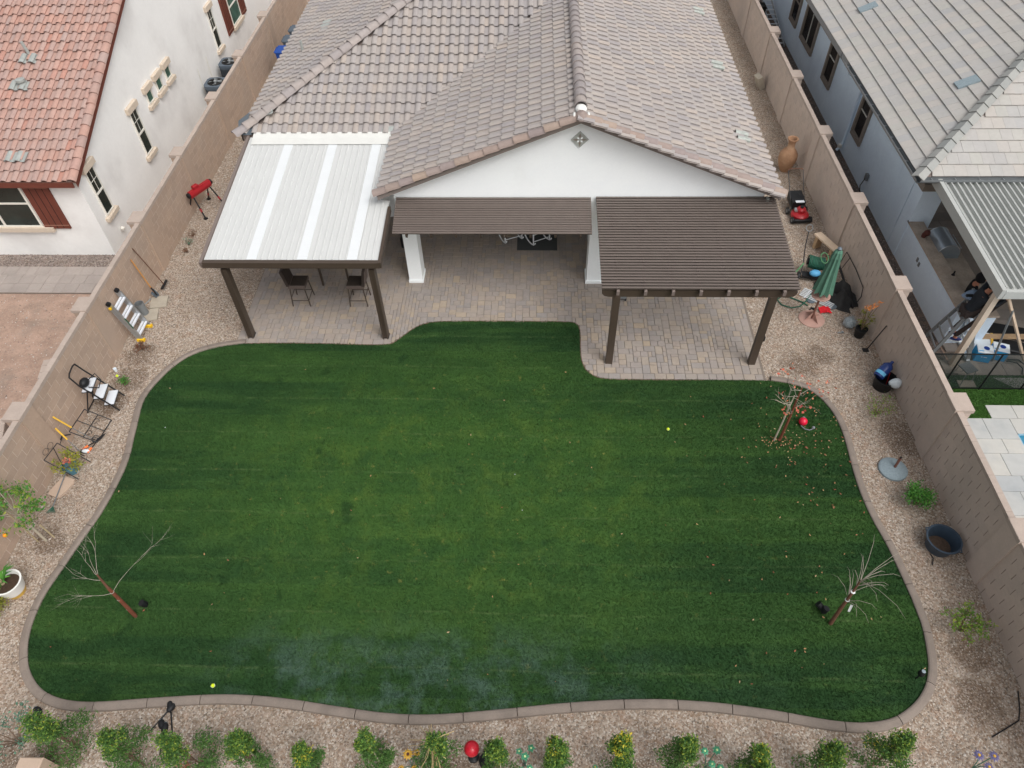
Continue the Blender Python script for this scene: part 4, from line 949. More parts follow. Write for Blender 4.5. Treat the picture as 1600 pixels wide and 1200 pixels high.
# outdoor kitchen: low wall with stone counter
kt = House('outdoor_kitchen', 'stucco bar wall with long stone counter on the right patio', 'kitchen counter', (10.7, 15.2, 0))
kt.part('bar_wall', B().box((RX+.17, 15.25, .50), (.30, 3.72, 1.14)), 'blue_stucco')
ct = kt.part('bar_top', B().box((RX+.20, 15.25, 1.10), (.40, 3.78, .06)), 'counter_stone')
kt.part('base_cabinet', B().box((RX+.68, 15.25, .42), (.70, 3.70, .90)), 'blue_stucco'); kt.part('worktop', B().box((RX+.72, 15.2, .905), (.76, 3.6, .05)), 'counter_stone')
o = kt.part('outlet', B().box((RX+.012, 15.9, .70), (.02, .08, .12)), 'grey_metal'); kt.part('outlet', B().box((RX+.012, 15.75, .66), (.02, .08, .12)), 'grey_metal')
gr = thing('built_in_grill', 'stainless barbecue grill with arched hood on the stone counter', 'grill', (11.08, 16.1, .93), R(90))
B().box((0, 0, .05), (.85, .60, .1)).obj('firebox', 'steel', gr)
arc = [(.30*math.cos(R(a))*1.0, .08+.34*math.sin(R(a))) for a in range(0, 181, 15)]; bb = B(); m_ = len(arc)
bb.add([(x, y, z) for x in (-.41, .41) for y, z in arc], [(i, i+1, m_+i+1, m_+i) for i in range(m_-1)]+[tuple(reversed(range(m_))), tuple(range(m_, 2*m_))], True); hd = bb.obj('hood', 'steel', gr)
B().tube([(-.3, -.34, .24), (.3, -.34, .24)], .015, 6).obj('handle', 'aluminium', hd)
for s_ in (-1, 1): bb = B(); bb.tube([(s_*.41, y, z) for y, z in arc], .012, 5); bb.obj('rim', 'aluminium', hd)
tag(B().lathe([(.06, 0), (.07, .08), (.05, .14)], 8, (10.62, 16.35, 1.13)).ball((10.64, 16.3, 1.3), .09, 8, 6).obj('flower_pot', 'petal_core'), 'small dark red pot on the counter beside the grill', 'pot')
tag(B().lathe([(.05, 0), (.05, .2), (.02, .26), (.02, .32)], 10, (10.83, 14.75, .93)).obj('bottle', 'black_plastic'), 'black bottle standing on the stone worktop', 'bottle')
# louvred white patio cover
lc = House('louvred_cover', 'pale metal patio cover with long ribs on the right patio', 'patio cover', (13, 14.3, 0))
LX0, LYa, LYb = 10.34, 12.34, 16.55
def lcz(y): return 2.66+(y-LYa)*.04
x = LX0+.12
pan = lc.part('roof_sheet', B().add([(x_, y, lcz(y)) for x_, y in ((LX0+.06, LYa+.06), (18, LYa+.06), (18, LYb), (LX0+.06, LYb))], [(0, 1, 2, 3)]), 'cover_grey')
while x < 14.2:
    lc.part('rib', B().add([(x+dx, y, lcz(y)+dz) for y in (LYa+.08, LYb) for dx, dz in ((-.05, .005), (-.03, .075), (.0, .075), (.012, .005))], [(0, 1, 5, 4), (1, 2, 6, 5), (2, 3, 7, 6), (3, 2, 1, 0), (4, 5, 6, 7)]), 'cover_grey'); x += .155
lc.part('side_beam', B().beam((LX0, LYa-.05, lcz(LYa)-.03), (LX0, LYb, lcz(LYb)-.03), .10, .26), 'cover_grey'); lc.part('front_beam', B().beam((LX0+.06, LYa, lcz(LYa)-.06), (18, LYa, lcz(LYa)-.06), .10, .20), 'cover_grey')
lc.part('post', B().box((10.50, 12.62, 1.27), (.13, .13, 2.54)), 'wood_pale' if 0 else 'trim_beige'); lc.part('rafter', B().beam((11.1, 12.28, 2.42), (11.1, 16.5, 2.6), .08, .12), 'cover_grey')
# pool safety fence
pf = House('pool_fence', 'dark see-through mesh pool fence on black poles, right patio', 'fence', (11, 11.82, 0))
xs = [9.05, 9.95, 10.86, 11.85, 12.8, 13.8]
for x in xs: pf.part('pole', B().tube([(x, 11.82, -.03), (x, 11.82, 1.22)], .02, 6), 'fence_frame')
for x0, x1 in zip(xs, xs[1:]):
    o = pf.part('mesh_panel', B().quad((x0+.02, 11.82, .0), (x1-.02, 11.82, .0), (x1-.02, 11.82, 1.2), (x0+.02, 11.82, 1.2)), 'mesh_screen')
    B().box(((x0+x1)/2, 11.82, 1.21), (x1-x0-.04, .02, .03)).box(((x0+x1)/2, 11.82, .01), (x1-x0-.04, .016, .03)).obj('hem', 'fence_frame', o)
# ------------------------------------------------------------------ plants
def leaves(n, centre_fn, size, mat, name, parent, flat=.0, aspect=.5):
    """n small folded leaves; centre_fn(n) -> (n,3) local positions"""
    C = centre_fn(n); n = len(C)
    d = RNG.normal(0, 1, (n, 3)); d[:, 2] = d[:, 2]*(1-flat)+.25; d /= np.linalg.norm(d, axis=1)[:, None]
    u = np.cross(d, RNG.normal(0, 1, (n, 3))); u /= np.linalg.norm(u, axis=1)[:, None]
    s = size*RNG.uniform(.6, 1.3, (n, 1)); wv = u*s*aspect; q = np.cross(d, u)*s*.12
    V = np.stack([C, C+d*s*.5+wv*.5+q, C+d*s, C+d*s*.5-wv*.5+q], 1)
    return link(name, np_mesh(name, V.reshape(-1, 3), np.arange(4*n).reshape(-1, 4), mat), parent, kind='stuff')
def clump(centres, rad, weights=None):
    ce = np.array(centres, float)
    def f(n):
        k = RNG.choice(len(ce), n, p=weights); p = RNG.normal(0, 1, (n, 3)); p /= np.linalg.norm(p, axis=1)[:, None]
        r_ = np.asarray(rad)[k] if np.ndim(rad) else rad
        return ce[k]+p*(RNG.uniform(0, 1, n)**.45*r_)[:, None]
    return f
def upright_shrub(label, x, y, h, w, fresh, seed, yellow=0, dead=False, lean=(0, 0)):
    rr_ = random.Random(seed); t_ = thing('hedge_shrub', label, 'shrub', (x, y, 0), rr_.uniform(0, 6), 'hedge shrubs along the near edge of the yard')
    ce = []; st = B()
    for k in range(24):
        f = (k+.6)/24; a = rr_.uniform(0, 6.28); r_ = w*(.92-.74*f**1.2)*rr_.uniform(.25, 1.0); z = .12+f*h
        ce.append((r_*math.cos(a)+lean[0]*f, r_*math.sin(a)+lean[1]*f, z))
        st.tube([(0, 0, z*.35), (ce[-1][0]*.5, ce[-1][1]*.5, z*.75), ce[-1]], [.008, .005, .003], 4)
    st.tube([(0, 0, 0), (lean[0]*.5, lean[1]*.5, h*.55), (lean[0], lean[1], h)], [.014, .01, .004], 5); st.obj('stem', 'bark', t_)
    rad = [w*.42*(1-.55*i/24) for i in range(24)]
    leaves(3800, clump(ce, rad), .046, 'leaf_green', 'foliage', t_)
    top = ce[-int(5+fresh*9):]; leaves(int(300+fresh*900), clump(top, w*.30), .044, 'leaf_fresh', 'new_growth', t_)
    if yellow: leaves(int(yellow), clump([rr_.choice(ce[9:]), rr_.choice(ce[11:])], w*.3), .05, 'leaf_yellow', 'yellow_leaves', t_)
    if dead:
        dd = B()
        for k in range(26):
            a = rr_.uniform(0, 6.28); r_ = w*rr_.uniform(.3, 1.0); z = h*rr_.uniform(.5, .95); dd.tube([(.02*math.cos(a), .02*math.sin(a), h*1.02), (r_*.5*math.cos(a), r_*.5*math.sin(a), z+.1), (r_*math.cos(a), r_*math.sin(a), z)], .006, 3)
        dd.obj('dry_stalk', 'reed', t_)
    sx, sy = rr_.uniform(-.08, .08), rr_.uniform(-.06, .06)
    B().tube([(sx, sy, 0), (sx, sy, h*1.02)], .012, 5).obj('stake', 'bark_pale', t_)
SH = [(-7.86, 3.44, 1.15, .42, .5, 0, 'shrub with lime top, second from the left in the near hedge row'),
      (-6.67, 3.22, 1.1, .40, .25, 0, 'dark green shrub in the hedge row just left of the dropped lights'),
      (-5.62, 3.22, 1.2, .38, .5, 0, 'bushy shrub in the hedge row just right of the dropped lights'),
      (-4.66, 3.25, 1.15, .30, .8, 30, 'narrow lime-tipped shrub, fifth from the left in the hedge row'),
      (-3.60, 3.18, 1.05, .30, .4, 110, 'small shrub with yellow crown tip left of the metal sunflower group'),
      (-2.58, 3.30, 1.25, .29, .4, 0, 'slender green shrub immediately left of the metal sunflower'),
      (-1.52, 3.25, 1.3, .34, .15, 0, 'shrub with dry straw stalks between sunflower and red globe'),
      (-.55, 3.22, 1.25, .28, .7, 0, 'shrub standing right beside the red globe'),
      (.38, 3.25, 1.2, .30, .8, 60, 'rounded yellow-green shrub right of the first green flower stake'),
      (1.36, 3.28, 1.3, .33, .8, 240, 'tall shrub with golden patches in the middle of the near hedge'),
      (2.40, 3.30, 1.2, .34, .3, 0, 'grey green shrub left of the second green flower stake'),
      (3.50, 3.22, 1.15, .34, .7, 80, 'shrub with yellow right side beside second green flower stake'),
      (4.58, 3.28, 1.15, .36, .3, 0, 'dark shrub with pale stake, second from the right end of hedge'),
      (5.66, 3.46, 1.2, .38, .6, 90, 'last shrub at right end of the near hedge row')]
for i, (x, y, h, w_, fr, ye, lab) in enumerate(SH): upright_shrub(lab, x, y-.18, h*1.36, w_*1.25, fr, 20+i, ye, dead=(i == 6))
# blue-green plant at the far left of the hedge
t_ = thing('spreading_plant', 'sparse blue-green plant at the left end of the hedge row', 'plant', (-9.0, 3.35, 0)); st = B(); ce = []
for k in range(9):
    a = k*.7+.2; L_ = random.uniform(.3, .6); tip = (L_*math.cos(a), L_*math.sin(a), random.uniform(.3, .7)); st.tube([(0, 0, 0), (tip[0]*.5, tip[1]*.5, tip[2]*.8), tip], [.01, .007, .003], 4); ce += [tip, (tip[0]*.7, tip[1]*.7, tip[2]*.9)]
st.obj('stem', 'bark', t_); leaves(420, clump(ce, .12), .06, 'leaf_teal', 'foliage', t_)

def loose_shrub(label, x, y, h, w, mat, n, ns, seed, rad=.16, size=.055, stem='bark', name='shrub'):
    rr_ = random.Random(seed); t_ = thing(name, label, 'shrub', (x, y, 0)); st = B(); ce = []
    for k in range(ns):
        a = 6.28*k/ns+rr_.uniform(-.3, .3); r_ = w*rr_.uniform(.4, 1); z = h*rr_.uniform(.55, 1)*(1-.35*r_/w)
        st.tube([(0, 0, 0), (r_*.35*math.cos(a), r_*.35*math.sin(a), z*.6), (r_*math.cos(a), r_*math.sin(a), z)], [.012, .008, .003], 4); ce += [(r_*math.cos(a), r_*math.sin(a), z), (r_*.7*math.cos(a), r_*.7*math.sin(a), z*.85)]
    st.obj('stem', stem, t_); leaves(n, clump(ce, rad), size, mat, 'foliage', t_); return t_
loose_shrub('round glossy green shrub between umbrella base and blue tub', 8.17, 8.48, .62, .26, 'leaf_bright', 1100, 12, 3, .15, .06)
loose_shrub('spiky yellow-green shrub by the right wall below the tub', 8.08, 5.70, .7, .42, 'leaf_fresh', 620, 13, 4, .11, .06)
loose_shrub('thin sparse lime shrub just below the black bucket', 8.10, 10.95, .65, .34, 'leaf_fresh', 230, 11, 5, .12, .05)
loose_shrub('small bright green weed between the step ladder and curb', -10.40, 11.75, .22, .12, 'leaf_bright', 260, 8, 6, .07, .04, name='weed')
loose_shrub('yellowish bush at the left frame edge below the white pot', -10.72, 5.72, .5, .34, 'leaf_olive', 1300, 14, 7, .17, .05)
loose_shrub('dead reddish brown plant beside the ladder feet', -10.42, 12.98, .2, .18, 'leaf_dead', 220, 9, 8, .08, .05, name='dead_plant')
for x, y, s_, lab in ((-10.62, 17.85, .22, 'larger dark dry weed below the red work stand'), (-10.62, 17.42, .2, 'grey green middle weed below the red work stand'), (-10.56, 17.02, .14, 'smallest dry weed below the red work stand')):
    loose_shrub(lab, x, y, s_, s_*.8, 'leaf_dead' if 'grey' not in lab else 'leaf_teal', 90, 8, int(s_*100), .06, .04, name='weed')

# citrus tree with stake, left
t_ = thing('citrus_tree', 'young citrus tree with yellow-green leaves and stake at left', 'tree', (-10.38, 7.30, 0)); tk = B()
tk.tube([(0, 0, 0), (-.02, .0, .6), (-.08, .02, 1.1), (-.1, .05, 1.5)], [.03, .026, .02, .012], 7); ce = []
for k in range(16):
    a = k*2.4; r_ = .18+.38*random.random(); z = .95+.85*random.random(); c = (-.06+r_*math.cos(a), r_*math.sin(a)*1.0, z); ce.append(c); tk.tube([(-.07, .02, .85+.02*k), (c[0]*.6, c[1]*.6, z-.12), c], [.012, .008, .004], 4)
tk.obj('trunk', 'bark_pale', t_); leaves(650, clump(ce[:10], .2), .075, 'leaf_bright', 'crown', t_); leaves(520, clump(ce, .19), .075, 'leaf_fresh', 'new_growth', t_)
B().tube([(-.16, -.03, 0), (-.16, -.05, 1.9)], .016, 6).obj('stake', 'stake_wood', t_); B().tube([(.14, .08, 0), (.12, .06, .55)], .018, 6).obj('stake', 'stake_wood', t_)
for c in ((-.35, -.32, .95), (-.2, -.38, .9)): B().ball(c, .045, 10, 7).obj('orange_fruit', 'fruit_orange', t_)

def branchy(bb, p, d, L, r, depth, rr_, bend=.35, n=2):
    pts = [Vector(p)]; d = Vector(d).normalized()
    for k in range(4): d = (d+Vector((rr_.uniform(-bend, bend), rr_.uniform(-bend, bend), rr_.uniform(-bend*.4, bend*.5)))*.5).normalized(); pts.append(pts[-1]+d*L/4)
    bb.tube(pts, [r*(1-.18*i) for i in range(5)], 5)
    ends = [pts[-1]]
    if depth > 0:
        for k in range(n):
            q = pts[rr_.choice((2, 3, 4))]; ends += branchy(bb, q, d+Vector((rr_.uniform(-.8, .8), rr_.uniform(-.8, .8), rr_.uniform(-.1, .5))), L*.6, r*.5, depth-1, rr_, bend, n)
    return ends
# bare tree, left, trunk wrapped in brown
rr_ = random.Random(5); t_ = thing('bare_tree', 'leafless young tree with brown wrapped trunk on the left lawn', 'tree', (-7.80, 5.66, .03))
tk = B().tube([(0, 0, 0), (-.02, .02, .6), (-.06, .05, 1.2), (-.09, .1, 1.6)], [.034, .030, .025, .015], 8); tk.obj('trunk', 'trunk_brown', t_)
B().tube([(0, 0, .06), (-.02, .02, .6), (-.06, .05, 1.15)], [.039, .035, .031], 8, smooth=True).obj('trunk_wrap', 'trunk_wrap', t_)
for z in (.34, .72, 1.0): B().lathe([(.04, 0), (.04, .012)], 8, (-.05*z, .04*z, z)).obj('tree_tie', 'twig', t_)
cb = B()
for p, d, L_ in (((-.08, .08, 1.5), (-.35, .15, .6), .55), ((-.08, .09, 1.55), (-.1, .5, .5), .6), ((-.07, .08, 1.4), (-.6, -.1, .3), .5), ((-.04, .05, 1.0), (.55, .55, .5), .9), ((-.04, .05, .95), (-.8, -.3, .15), .7), ((-.09, .1, 1.6), (.15, .2, .7), .5)): branchy(cb, p, d, L_, .0055, 2, rr_, .4, 3)
cb.obj('crown', 'twig', t_)
# bare tree, right
rr_ = random.Random(9); t_ = thing('bare_tree', 'leafless young tree with long arching twigs on the right lawn', 'tree', (5.68, 5.78, .03))
B().tube([(0, 0, 0), (.0, .02, .6), (.02, .05, 1.15), (.05, .1, 1.65)], [.040, .034, .026, .014], 8).obj('trunk', 'trunk_brown', t_)
for z in (.95, 1.25): B().lathe([(.038, 0), (.044, .012), (.038, .024)], 8, (.02*z, .045*z, z)).obj('tree_tie', 'tie_white', t_)
B().quad((.06, -.04, .95), (.10, -.06, .95), (.11, -.08, .72), (.07, -.07, .72)).obj('plant_tag', 'tie_white', t_)
cb = B()
for k in range(24):
    a = rr_.uniform(-2.2, 2.6); z0 = rr_.choice((.9, 1.0, 1.25, 1.45, 1.6, 1.65)); L_ = rr_.uniform(.35, .95); c_, s_ = math.cos(a), math.sin(a)
    if a > 1.2 or a < -1.2: L_ *= .6
    b0 = Vector((.02*z0, .05*z0, z0)); cb.tube([b0, b0+Vector((c_*L_*.35, s_*L_*.35, .22)), b0+Vector((c_*L_*.75, s_*L_*.75, .30)), b0+Vector((c_*L_, s_*L_, .22))], [.0055, .0042, .003, .0015], 4)
cb.obj('crown', 'twig', t_)
# red leaved tree with pale stake beside it
rr_ = random.Random(13); t_ = thing('red_leaf_tree', 'small autumn tree with last coral leaves and brown trunk', 'tree', (5.66, 10.15, .03))
tp_ = (.05, .10, 1.75); B().tube([(0, 0, 0), (.02, .02, .7), (.03, .06, 1.3), tp_], [.035, .03, .024, .014], 7).obj('trunk', 'trunk_wrap', t_); cb = B(); en = []
for k in range(14):
    z0 = .9+.9*k/14; a = rr_.uniform(0, 6.28); en += branchy(cb, (.03*z0, .05*z0, z0), (math.cos(a), math.sin(a)*.7, .5), rr_.uniform(.28, .5), .008, 1, rr_)
cb.obj('crown', 'twig', t_)
en = [tuple(e) for e in en if e[2] > 1.2]; leaves(70, clump(en+[(.2, .15, 1.8), (-.1, .2, 1.85), (.3, .1, 1.75), (.1, .25, 1.9)]*3, .12), .075, 'leaf_red', 'leaf_cluster', t_, .3, .7)
t_ = thing('tree_stake', 'pale thin stake with bare twigs beside the coral-leaved tree', 'stake', (5.53, 10.14, .03))
B().tube([(0, 0, 0), (.03, .02, .7), (.06, .05, 1.55)], [.02, .018, .012], 6).obj('pole', 'bark_pale', t_); cb = B()
for k in range(6): a = 2+k*.6; branchy(cb, (.05, .04, 1.1+.08*k), (math.cos(a), math.sin(a), .4), .4, .007, 1, rr_)
cb.obj('twig', 'bark_pale', t_)
# fallen leaves under the red tree and specks over the lawn
P = np.concatenate([np.column_stack([RNG.normal(6.2, .55, 120), RNG.normal(9.9, .9, 120)]), np.column_stack([RNG.normal(5.6, .25, 60), RNG.normal(10.05, .15, 60)]), np.column_stack([RNG.uniform(3.4, 7.2, 60), RNG.uniform(4.6, 11.2, 60)]), np.column_stack([RNG.uniform(-9.3, 6.5, 42), RNG.uniform(4.3, 12.6, 42)]), np.column_stack([RNG.normal(7.3, .25, 40), RNG.normal(9.8, 1.1, 40)])])
P = P[(P[:, 0] < 8.0)]; n = len(P); on = inside(P, LAWN_S)
z = np.where(on, .075, .03); a = RNG.uniform(0, 6.28, n); s_ = RNG.uniform(.012, .036, n); V = np.empty((n, 4, 3), np.float32)
for k, (i, j, dz) in enumerate(((1, 0, .012), (0, .45, .0), (-1, 0, .016), (0, -.45, .004))):
    V[:, k, 0] = P[:, 0]+(np.cos(a)*i-np.sin(a)*j)*s_; V[:, k, 1] = P[:, 1]+(np.sin(a)*i+np.cos(a)*j)*s_; V[:, k, 2] = z+dz
tag(link('fallen_leaves', np_mesh('fallen_leaves', V.reshape(-1, 3), np.arange(4*n).reshape(-1, 4), 'leaf_fallen'), kind='stuff'), 'scattered dry tan and red leaves lying on the lawn', 'leaves')

# ------------------------------------------------------------------ garden ornaments and lights near the hedge
def ball_(name, label, cat, c, r_, mat, group=None): return tag(B().ball((0, 0, 0), r_, 16, 10).obj(name, mat, None, c), label, cat, group)
for x, y, z, lab in ((-5.86, 4.37, .075, 'yellow-green tennis ball near the bottom edge of the lawn'), (3.12, 10.41, .075, 'yellow-green tennis ball on the upper right lawn'), (-10.69, 11.98, .035, 'yellow-green tennis ball on gravel near the step ladder')):
    t_ = thing('tennis_ball', lab, 'ball', (x, y, z), 0, 'tennis balls'); B().ball((0, 0, 0), .037, 16, 10).obj('felt', 'tennis', t_)
    B().tube([(.0375*math.cos(a*.3)*math.cos(.5*math.sin(a*.6)), .0375*math.sin(a*.3)*math.cos(.5*math.sin(a*.6)), .0375*math.sin(.5*math.sin(a*.6))) for a in range(22)], .002, 4).obj('seam', 'carton_white', t_)
for x, y, lab in ((-.26, 8.16, 'small white speck of litter near the middle of the lawn'), (-.44, 9.08, 'tiny white litter scrap above the middle of the lawn'), (-8.83, 10.3, 'pale bone-shaped scrap on the upper left lawn')):
    tag(B().lathe([(.002, -.012), (.008, -.008), (.01, 0), (.007, .008), (.002, .012)], 7).obj('litter_scrap', 'carton_white', None, (x, y, .085)), lab, 'litter')
def solar_light(label, x, y, rz_, lying=True, L=.42):
    t_ = thing('solar_light', label, 'garden light', (x, y, .03 if lying else .0), rz_, 'black solar stake lights')
    M_ = rot('Y', R(88)) if lying else Matrix()
    B().lathe([(.012, 0), (.014, L)], 6, M=M_).obj('stake', 'black_plastic', t_)
    hd_ = B().lathe([(.02, L), (.05, L+.02), (.06, L+.08), (.05, L+.14), (.02, L+.17)], 12, M=M_).obj('lamp_head', 'black_plastic', t_)
    B().lathe([(.035, L+.171), (.001, L+.182)], 10, M=M_).obj('lens', 'stone_disc', hd_)
solar_light('black solar light lying upper left in the cluster by the curb', -6.35, 3.55, R(112)); solar_light('black solar light touching the curb, pointing right, in the cluster', -6.78, 3.55, R(58)); solar_light('black solar light at the lower left of the cluster by the curb', -6.35, 3.25, R(118)); solar_light('black solar light lying lower right in the cluster by the curb', -6.45, 3.2, R(98), True, .36)
solar_light('single black solar light lying at the lower left corner gravel', -8.50, 3.60, R(147))
solar_light('black stake light standing on the lawn at lower right bend', 6.95, 4.78, 0, False, .22)
def spot(label, x, y, rz_, lens, tilt=22):
    t_ = thing('spot_light', label, 'spotlight', (x, y, .03), rz_); B().lathe([(.012, 0), (.012, .12)], 6).obj('stake', 'black_plastic', t_)
    M_ = tr(0, 0, .15) @ rot('Y', R(tilt)); h_ = B().lathe([(.03, -.08), (.06, -.05), (.065, .07), (.055, .07)], 12, M=M_).obj('housing', 'black_plastic', t_); B().lathe([(.055, .066), (.001, .068)], 12, M=M_).obj('lens', lens, h_)
spot('black spotlight with white lens beside the left bare tree', -7.66, 5.86, R(200), 'carton_white'); spot('black spotlight with pale lenses beside the right bare tree', 5.58, 5.98, R(20), 'carton_white')
spot('second small black lamp head next to the right bare tree', 5.52, 6.06, R(140), 'plastic_bag', 60)
t_ = thing('red_lamp', 'red globe garden lamp with curved grey cord on the right lawn', 'lamp', (6.28, 10.62, .03)); B().ball((0, 0, .12), .10, 16, 10).obj('globe', 'red_lens', t_); B().lathe([(.04, .0), (.03, .05)], 8, (.06, .14, .05)).obj('socket', 'grey_metal', t_)
B().tube([(-.05, -.08, .06), (.02, -.17, .05), (.12, -.2, .05), (.2, -.17, .06)], .012, 6).obj('cord', 'grey_metal', t_); B().ball((.22, -.14, .07), .04, 8, 6).obj('plug', 'grey_metal', t_)
t_ = thing('gazing_globe', 'glossy red globe standing between hedge shrubs', 'globe', (-1.01, 3.30, 0)); B().lathe([(.10, 0), (.09, .03), (.03, .06), (.03, .35), (.08, .42)], 12).obj('stand', 'black_metal', t_); B().ball((0, 0, .52), .13, 18, 12).obj('globe', 'globe_red', t_)
tag(B().ball((0, 0, .1), .09, 10, 7, (1, 1.4, .8)).ball((.04, .14, .12), .06, 8, 6).obj('dark_ornament', 'black_plastic', None, (-.82, 3.22, 0)), 'small dark ornament right beside the red globe', 'ornament')
def flower_stake(label, x, y, heads, petal, core, np_, pr_, h0):
    t_ = thing('flower_stake', label, 'garden ornament', (x, y, 0), 0)
    for i, (dx, dy, dz, r_) in enumerate(heads):
        r_ *= .8
        B().tube([(0, 0, 0), (dx*.4, dy*.4, (h0+dz)*.6), (dx, dy, h0+dz)], .008, 5).obj('stem', 'green_cloth', t_)
        hd_ = B(); 
        for ring, k0, zz in ((1.0, 0, 0), (.72, .5, .015)):
            for k in range(np_):
                a = (k+k0)*6.283/np_; c_, s_ = math.cos(a), math.sin(a); R_ = r_*ring; q_ = r_*pr_
                hd_.add([(dx+c_*.15*R_, dy+s_*.15*R_, h0+dz+zz), (dx+c_*.6*R_-s_*q_, dy+s_*.6*R_+c_*q_, h0+dz+zz+.02), (dx+c_*R_, dy+s_*R_, h0+dz+zz+.0), (dx+c_*.6*R_+s_*q_, dy+s_*.6*R_-c_*q_, h0+dz+zz+.02)], [(0, 1, 2, 3)])
        p_ = hd_.obj('petals', petal, t_); B().lathe([(.26*r_, h0+dz+.02), (.2*r_, h0+dz+.04), (.001, h0+dz+.045)], 10, (dx, dy, 0)).obj('flower_core', core, p_)
flower_stake('yellow metal sunflowers with brown centres in the near hedge', -2.05, 3.12, ((0, .05, .1, .12), (.13, .1, .0, .09), (.1, -.12, -.1, .09), (-.12, -.12, -.1, .08)), 'petal_yellow', 'petal_core', 11, .16, .5)
flower_stake('green metal flower stake beside the yellow-green hedge shrub', -.12, 3.18, ((0, 0, .1, .10), (.1, .14, .05, .09), (-.1, .1, 0, .08), (.08, -.14, -.05, .09), (-.06, -.16, -.1, .08)), 'petal_green', 'petal_green_tip', 5, .28, .5)
flower_stake('second green metal flower stake, four round blooms, right half of hedge', 2.92, 3.22, ((-.08, .12, .05, .09), (.12, .14, .05, .1), (.02, -.06, 0, .09), (.16, -.1, -.05, .09)), 'petal_green', 'petal_green_tip', 7, .26, .5)
flower_stake('purple metal daisies with pale centres at the lower right corner', 7.40, 3.32, ((-.12, .06, .05, .12), (.12, .05, .05, .12), (0, -.1, 0, .11)), 'petal_purple', 'petal_yellow', 10, .14, .5)
flower_stake('small green and yellow flower stake left of the golden hedge shrub', .93, 3.02, ((0, 0, 0, .07), (.1, .06, .02, .06)), 'petal_green', 'petal_yellow', 6, .24, .45)
tag(B().box((0, 0, .3), (.4, .3, .6), ch=.02).obj('stone_block', 'tan_slab', None, (-8.32, 2.84, 0)), 'flat-topped tan block at the bottom left frame edge', 'block')
loose_shrub('dry cream flower tuft at the bottom edge in the left hedge', -5.9, 3.0, .35, .14, 'leaf_fallen', 120, 8, 31, .08, .05, name='dry_tuft')
tag(B().tube([(7.93, 3.82, .015), (8.2, 3.95, .02), (8.5, 4.1, .015), (8.6, 4.3, .02), (8.7, 4.6, .015)], .011, 5).obj('drip_tube', 'black_plastic'), 'thin black drip tube on gravel at lower right', 'hose')
# ------------------------------------------------------------------ left yard clutter (against the wall face XL)
t_ = thing('work_stand', 'red and black folding work stand by the left wall', 'work stand', (-10.62, 19.25, 0), R(62)); M_ = tr(0, 0, .74)
B().add([(x, y, z) for x in (-.42, .42) for y, z in ((-.07, .66), (.07, .66), (.09, .76), (.05, .86), (-.05, .86), (-.09, .76))], [(0, 1, 2, 3, 4, 5), (11, 10, 9, 8, 7, 6)]+[(i, 6+i, 6+(i+1) % 6, (i+1) % 6) for i in range(6)]).obj('body', 'red_paint', t_)
B().box((-.12, 0, .92), (.2, .12, .1), ch=.02).obj('clamp', 'red_paint', t_)
for s_ in (-1, 1): B().lathe([(.085, -.03), (.085, .03)], 12, (0, 0, 0), tr(s_*.45, 0, .76) @ rot('Y', R(90))).obj('end_cap', 'black_plastic', t_)
for x0, x1, y1 in ((-.34, -.42, .36), (-.34, -.42, -.36), (.34, .42, .36), (.34, .42, -.36)):
    l_ = B().tube([(x0, y1*.12, .68), (x1, y1, .03)], .024, 6).obj('leg', 'black_metal', t_); B().box((x1, y1, .025), (.1, .1, .04)).obj('foot', 'black_plastic', l_); B().tube([(x0+(x1-x0)*.55, y1*.6, .32), (x0+(x1-x0)*.7, y1*.73, .22)], .03, 6).obj('sleeve', 'red_paint', l_)
def lean(p, q): return Vector(p), Vector(q)
t_ = thing('shovel', 'shovel with wooden handle leaning on the left wall', 'shovel', (0, 0, 0)); a_, b_ = lean((-10.74, 14.98, .22), (-10.93, 15.0, 1.36)); t_.location = (-10.78, 15.0, 0); o_ = Vector(t_.location)
B().tube([a_-o_, b_-o_], .018, 6).obj('handle', 'wood_handle', t_); B().add([(-.02, -.11, .24), (-.02, .11, .24), (.07, .1, .08), (.1, 0, .0), (.07, -.1, .08), (.01, 0, .2), (.06, 0, .08)], [(0, 5, 1), (1, 5, 6, 2), (0, 4, 6, 5), (2, 6, 3), (4, 3, 6)]).obj('blade', 'flashing', t_)
B().tube([a_-o_+Vector((.04, 0, -.1)), a_-o_+(b_-a_)*.15], .024, 6).obj('socket', 'black_metal', t_)
t_ = thing('garden_rake', 'dark handled rake leaning on the left wall beside the shovel', 'rake', (-10.70, 15.5, 0)); B().tube([(0, 0, .05), (-.24, -.2, 1.5)], .014, 6).obj('handle', 'trunk_brown', t_)
b = B().box((0, 0, .06), (.06, .4, .03))
for k in range(9): b.tube([(.02, -.18+k*.045, .06), (.07, -.18+k*.045, .0)], .006, 4)
b.obj('rake_head', 'black_metal', t_)
for x, y, a_, lab in ((-10.60, 14.78, 12, 'upper of two square concrete slabs by the left wall'), (-10.68, 14.24, 14, 'lower concrete slab by the left wall with the metal can')):
    tag(B().box((0, 0, .03), (.46, .46, .05), ch=.008).obj('paving_slab', 'concrete_slab', None, (x, y, 0)), lab, 'slab', 'concrete slabs by the left wall').rotation_euler = (0, 0, R(a_))
t_ = thing('metal_can', 'open grey metal can with spout standing on concrete slab', 'can', (-10.84, 14.3, .06)); B().lathe([(.13, 0), (.12, .36), (.105, .36), (.11, .02), (.001, .02)], 16).obj('body', 'grey_metal', t_)
B().tube([(.12, .05, .28), (.22, .1, .34), (.3, .14, .4)], .018, 6).obj('spout', 'aluminium', t_); B().tube([(-.12, 0, .3), (-.2, 0, .2), (-.12, 0, .1)], .01, 5).obj('handle', 'grey_metal', t_)
